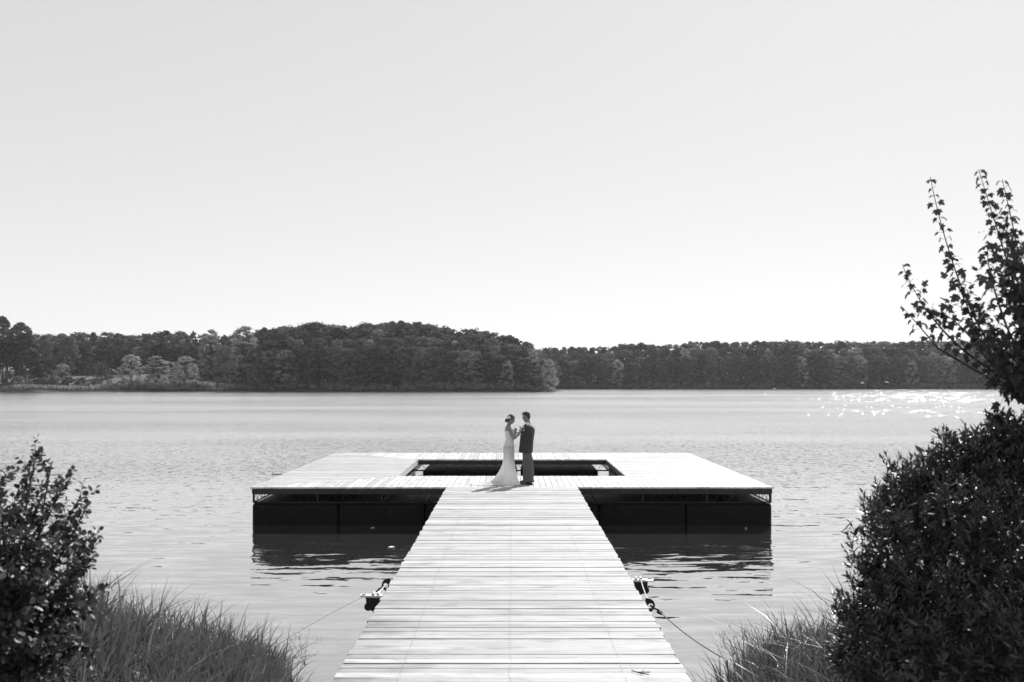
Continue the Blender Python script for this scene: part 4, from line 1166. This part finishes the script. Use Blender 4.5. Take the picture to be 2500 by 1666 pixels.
for (a, b_, d) in tips:
    a = a * .86 - 12
    tip = P(a, b_, d)
    bs = base0 + Vector((rng.normal() * .12, rng.normal() * .12, 0))
    mid = bs.lerp(tip, .5) + Vector((rng.normal() * .06, rng.normal() * .06, .18))
    pts = bez(bs, mid, tip, 12)
    pl.st.tube([p - base0 for p in pts], [.014 * (1 - .8 * i / 12) for i in range(13)], 6)
    for i in range(3, 12):
        k = (3 if b_ > 1380 else 2) if b_ > 1200 else (1 + (i % 2))
        for _ in range(k):
            p = pts[i].lerp(pts[i + 1], rng.random()); L = .27 * (1 - .6 * i / 12) * rng.uniform(.5, 1.1)
            d_ = ((pts[i + 1] - pts[i]).normalized() + Vector(rng.normal(size=3)) * .62).normalized()
            leafy_twig(pl, p - base0, p + d_ * L - base0, .003, .035, .0125, droop=.25)
    leafy_twig(pl, pts[-2] - base0, tip - base0, .003, .035, .012)
pl.build(lb, T_ROUND, M['bush'])
tag(lb, 'out-of-focus bush with rounded leaves at the left edge of the bank', 'bush')

# --- right bush: dense, narrow glossy leaves in upright shoots
rb = empty('evergreen_bush', (3.3, 5.6, near_h(3.3, 5.6) - .05)); rb0 = Vector(rb.location); pl = Plant()
blobs = [(2480, 1090, 5.9, 90), (2400, 1150, 5.8, 110), (2300, 1180, 5.7, 95), (2210, 1215, 5.6, 78), (2330, 1300, 5.4, 150), (2180, 1310, 5.4, 130), (2230, 1170, 5.7, 90), (2330, 1120, 5.8, 85), (2400, 1090, 5.9, 70), (2160, 1250, 5.6, 70), (2195, 1455, 5.25, 90), (2340, 1230, 6.1, 130), (2270, 1290, 5.9, 120), (2440, 1200, 6.2, 130), (2230, 1500, 5.5, 110), (2130, 1400, 5.4, 72), (2085, 1490, 5.5, 62), (2250, 1450, 5.2, 150), (2140, 1560, 5.2, 95), (2420, 1350, 5.4, 190), (2400, 1550, 5.0, 200), (2250, 1640, 4.9, 160),
         (2560, 1180, 5.9, 180), (2600, 1450, 5.4, 230), (2120, 1680, 5.1, 90), (2490, 1050, 6.0, 52), (2440, 1030, 6.0, 36), (2070, 1590, 5.5, 60), (2560, 1680, 4.8, 200)]
for (a, b_, d, r) in blobs:
    c = P(a, b_, d); R_ = r / F * d
    ns = int(170 * (R_ / .35) ** 2) + 36
    for q in rdir(ns):
        q = Vector(q)
        if q.y > .55: continue
        k = rng.uniform(.55, 1.0); p = c + Vector((q.x * R_, q.y * R_, q.z * R_)) * k
        d_ = (q * .55 + Vector((0, 0, .75)) + Vector(rng.normal(size=3)) * .22).normalized(); L = rng.uniform(.05, .11)
        p0 = p - d_ * L
        pl.st.tube([p0 - rb0, p - rb0], [.003, .0015], 4)
        nl = 11; a_ = d_.orthogonal().normalized(); b2 = d_.cross(a_); ph = rng.random() * 6.28
        for i in range(nl):
            t_ = i / (nl - 1); ph += 2.4; o_ = a_ * math.cos(ph) + b2 * math.sin(ph); up = .35 + 1.1 * t_
            al = (o_ + d_ * up).normalized(); no = (d_ - o_ * .35 * up)
            pl.leaf(p0 + d_ * L * t_ - rb0, al, no, rng.uniform(.034, .060) * (1.05 - .25 * t_))
    for q in rdir(int(ns * 1.6)):        # older leaves inside
        q = Vector(q); p = c + q * R_ * rng.uniform(.1, .8)
        pl.leaf(p - rb0, Vector(rng.normal(size=3)).normalized(), Vector(rng.normal(size=3)), rng.uniform(.05, .08))
    pl.st.tube([p - rb0 for p in bez(rb0 + Vector((rng.normal() * .15, rng.normal() * .1, 0)), rb0.lerp(c, .5) + Vector((0, 0, .1)), c, 8)], [.022 * (1 - .08 * i) for i in range(9)], 6)
pl.build(rb, T_LANCE, M['laurel'])
tag(rb, 'big dense dark bush with narrow glossy leaves filling the lower right corner', 'bush')

# --- maple: long shoots with lobed leaves
mp_ = empty('maple_sapling', (3.55, 6.05, near_h(3.55, 6.05) - .05)); m0 = Vector(mp_.location); pl = Plant()
fork = P(2560, 1010, 6.0)
pl.st.tube([Vector((0, 0, 0)), (fork - m0) * .5 + Vector((.04, 0, 0)), fork - m0], [.03, .022, .015], 8)
shoots = [((2560, 980), (2470, 900), (2440, 860), 5.7, .07, 1.1), ((2580, 900), (2520, 800), (2495, 640), 6.2, .07, 1.0), ((2560, 940), (2500, 900), (2480, 800), 6.3, .07, 1.2),
    ((2560, 980), (2500, 940), (2460, 900), 6.2, .07, 1.1), ((2590, 960), (2540, 880), (2510, 760), 5.7, .075, 1.2),
    ((2560, 940), (2490, 940), (2455, 968), 5.9, .066, 1.0),
    ((2540, 985), (2360, 860), (2292, 422), 6.0, .062, 1.0), ((2545, 960), (2480, 700), (2392, 412), 5.9, .066, 1.2), ((2550, 930), (2510, 700), (2462, 432), 6.1, .064, 1.0),
    ((2540, 960), (2280, 850), (2183, 652), 6.0, .066, .9), ((2560, 960), (2440, 760), (2440, 520), 6.3, .066, 1.2), ((2560, 900), (2540, 700), (2520, 470), 6.0, .066, 1.1),
    ((2420, 880), (2330, 760), (2278, 760), 5.9, .062, .9), ((2460, 800), (2400, 640), (2395, 600), 5.8, .064, 1.0), ((2500, 900), (2420, 850), (2395, 760), 5.7, .070, 1.3), ((2540, 980), (2440, 900), (2360, 800), 5.8, .070, 1.2),
    ((2530, 960), (2420, 950), (2400, 905), 5.9, .066, .9), ((2520, 900), (2440, 880), (2430, 935), 5.8, .070, 1.2), ((2540, 980), (2480, 930), (2475, 955), 5.9, .068, 1.2), ((2560, 860), (2470, 760), (2440, 680), 6.0, .068, 1.2), ((2560, 800), (2500, 640), (2480, 560), 6.2, .068, 1.1),
    ((2560, 880), (2500, 800), (2450, 820), 5.8, .070, 1.2), ((2400, 820), (2350, 700), (2325, 690), 6.0, .062, .9), ((2560, 900), (2500, 850), (2490, 700), 5.9, .070, 1.2), ((2600, 900), (2640, 700), (2620, 420), 6.1, .066, 1.0), ((2600, 950), (2700, 850), (2760, 650), 6.2, .066, 1.0),
    ((2300, 850), (2240, 790), (2215, 742), 6.0, .06, .6)]
for (s0, s1, s2, d, lf, den) in shoots:
    a, b_, c = P(*s0, d), P(*s1, d), P(*s2, d)
    a.y += rng.uniform(-.1, .1); c.y += rng.uniform(-.15, .15)
    if (a - fork).length > .02: pl.st.tube([fork - m0, a - m0], [.006, .006], 5)
    pts = bez(a, b_, c, 30); n_ = 30; lf *= 1.08; L = sum((pts[i + 1] - pts[i]).length for i in range(n_))
    pl.st.tube([p - m0 for p in pts], [.0095 * (1 - .82 * i / n_) * min(1, L / 1.2 + .3) for i in range(n_ + 1)], 6)
    nn_ = max(4, int(L / .038)); side = 1
    for i in range(nn_):       # opposite pairs of leaves on stalks
        t_ = .06 + .94 * (i + .5) / nn_; j = min(n_ - 1, int(t_ * n_)); p = pts[j].lerp(pts[j + 1], t_ * n_ - j); dd = (pts[j + 1] - pts[j]).normalized()
        a_ = dd.orthogonal().normalized(); b2 = dd.cross(a_); ph = i * 1.57 + rng.normal() * .25
        for sg in (-1, 1):
            if rng.random() > den: continue
            o_ = (a_ * math.cos(ph) + b2 * math.sin(ph)) * sg
            sl = rng.uniform(.018, .045) * (1.15 - .5 * t_); q = p + (o_ + dd * .5).normalized() * sl
            pl.st.tube([p - m0, q - m0], .0012, 3)
            al = (o_ * .8 + Vector((0, 0, -.75)) + Vector(rng.normal(size=3)) * .25).normalized()
            no = o_ * .6 + Vector((0, 0, .6)) + Vector(rng.normal(size=3)) * .5
            pl.leaf(q - m0, al, no, lf * rng.uniform(.55, 1.1) * (1.08 - .35 * t_))
        if rng.random() < .28 * den and t_ < .8:      # short side spur
            o_ = (a_ * math.cos(ph + .8) + b2 * math.sin(ph + .8)); e_ = p + (o_ + dd * .8).normalized() * rng.uniform(.05, .14)
            leafy_twig(pl, p - m0, e_ - m0, .002, lf * .8, .028, droop=.6, upn=.6)
pl.build(mp_, T_MAPLE, M['maple'])
tag(mp_, 'maple sapling with long upright shoots reaching into the sky at the right edge', 'tree')

# --- grass
def grass(name, mask, n, hmin, hmax, mat, width=.0095, lean=.62, box=(-6, 6, 5, 12), clumpn=60):
    cl = np.stack([rng.uniform(box[0], box[1], clumpn), rng.uniform(box[2], box[3], clumpn)], 1)
    xs = []; 
    while len(xs) < n:
        c = cl[rng.integers(clumpn)]; x, y = c + rng.normal(0, .10, 2) * (1 if rng.random() < .6 else 3)
        if mask(x, y): xs.append((x, y))
    xs = np.array(xs); z = np.array([near_h(a, b_) for a, b_ in xs]); 
    H_ = rng.uniform(hmin, hmax, n) * rng.uniform(.45, 1.0, n) * (1 + .22 * np.sin(xs[:, 0] * 9 + 2 * np.sin(xs[:, 1] * 5)))
    az = rng.uniform(0, 6.283, n); ln = np.abs(rng.normal(0, lean, n)) + .08
    dirx = np.cos(az) * ln; diry = np.sin(az) * ln
    segs = 4; V_ = []; 
    side = np.stack([-np.sin(az + rng.normal(0, .5, n)), np.cos(az), np.zeros(n)], 1)
    face = rng.uniform(0, 6.283, n); side = np.stack([np.cos(face), np.sin(face) * .5, np.zeros(n)], 1)
    for s in range(segs + 1):
        t_ = s / segs; bendk = t_ ** 1.9
        cx = xs[:, 0] + dirx * H_ * bendk; cy = xs[:, 1] + diry * H_ * bendk; cz = np.maximum(z, -.1) - .02 + H_ * (t_ - .25 * ln * t_ ** 3)
        w_ = width * (1 - t_ ** 1.6) * (.4 + 1.0 * rng.random(n)) + .0006
        c = np.stack([cx, cy, cz], 1)
        V_.append(c - side * w_[:, None]); V_.append(c + side * w_[:, None])
    V_ = np.stack(V_, 1)      # n, 2*(segs+1), 3
    k = 2 * (segs + 1); base = []
    for s in range(segs): base += [2 * s, 2 * s + 1, 2 * s + 3, 2 * s + 2]
    flat = (np.arange(n)[:, None] * k + np.array(base)[None]).ravel()
    return np_mesh(name, V_.reshape(-1, 3), flat, [4] * (n * segs), mat)
def mask_l(x, y): return -6.5 < x < -1.66 - .22 * max(0, y - 8.2) and 3.5 < y < near_shore(x) + .3 and y > 5.2 + (0 if x < -1.8 else 2)
def mask_r(x, y): return 1.66 + .15 * max(0, y - 8.4) < x < 6.5 and 3.5 < y < near_shore(x) + .3 and y > 5.2 + (0 if x > 1.8 else 2)
tag(grass('grass', mask_l, 18000, .36, .68, M['grass'], box=(-6.2, -1.6, 5.2, 12.4), clumpn=420), 'long grass on the left bank below the leafy bush', 'grass', kind='stuff')
tag(grass('grass', mask_r, 16000, .42, .78, M['grass'], box=(1.6, 6.2, 5.2, 12.4), clumpn=340), 'long grass on the right bank in front of the dark bush', 'grass', kind='stuff')
tag(grass('dry_grass', lambda x, y: mask_l(x, y) or mask_r(x, y), 2200, .45, .75, M['grass_pale'], width=.0022, lean=.18, box=(-5.5, 5.5, 7.0, 12.4), clumpn=120), 'thin dry seed stems standing among the bank grass', 'grass', kind='stuff')
tag(grass('dead_grass', lambda x, y: mask_l(x, y) or mask_r(x, y), 800, .25, .45, M['pale'], width=.006, lean=.8, box=(-5, 5, 7.0, 12.4), clumpn=300), 'pale bent dead blades lying over the bank grass', 'grass', kind='stuff')
# wispy weeds by the left of the boardwalk
def weed(px, py, d, hgt, label):
    c = P(px, py, d); g_ = empty('water_weed', c); tag(g_, label, 'weed'); pl = Plant()
    for k in range(5):
        a = rng.uniform(-.5, .5); tip = Vector((a * hgt, rng.normal() * .05, hgt * rng.uniform(.6, 1)))
        pts = leafy_twig(pl, Vector((0, 0, 0)), tip, .0025, .028, .05, droop=.1, spread=.8, curl=.25)
        for j in (3, 5): 
            e_ = pts[j] + Vector((rng.normal() * .12, rng.normal() * .05, .10)); leafy_twig(pl, pts[j], e_, .0016, .022, .035)
    v, f, n = leaves(T_LANCE, np.array(pl.p), np.array(pl.al), np.array(pl.no), np.array(pl.sz))
    pl.st.build('stems', M['grass'], g_); np_mesh('leaves', v, f, n, M['grass'], g_)
weed(745, 1625, 9.6, .36, 'wispy weed standing in the water between the left grass and the boardwalk')
weed(1790, 1600, 9.6, .32, 'wispy weed at the left end of the right bank grass')

# ------------------------------------------------------------------ haze
m = MB(); m.box(-425, 425, -14, 645, -4.5, 62)
hz = m.build('haze', bpy.data.materials.new('haze')); mt = hz.data.materials[0]; mt.use_nodes = True; t = mt.node_tree; t.nodes.clear()
pv = t.nodes.new('ShaderNodeVolumePrincipled'); pv.inputs['Color'].default_value = (.9, .9, .9, 1); pv.inputs['Density'].default_value = HAZE; pv.inputs['Anisotropy'].default_value = 0.3
oo = t.nodes.new('ShaderNodeOutputMaterial'); t.links.new(pv.outputs[0], oo.inputs['Volume'])
tag(hz, kind='stuff')
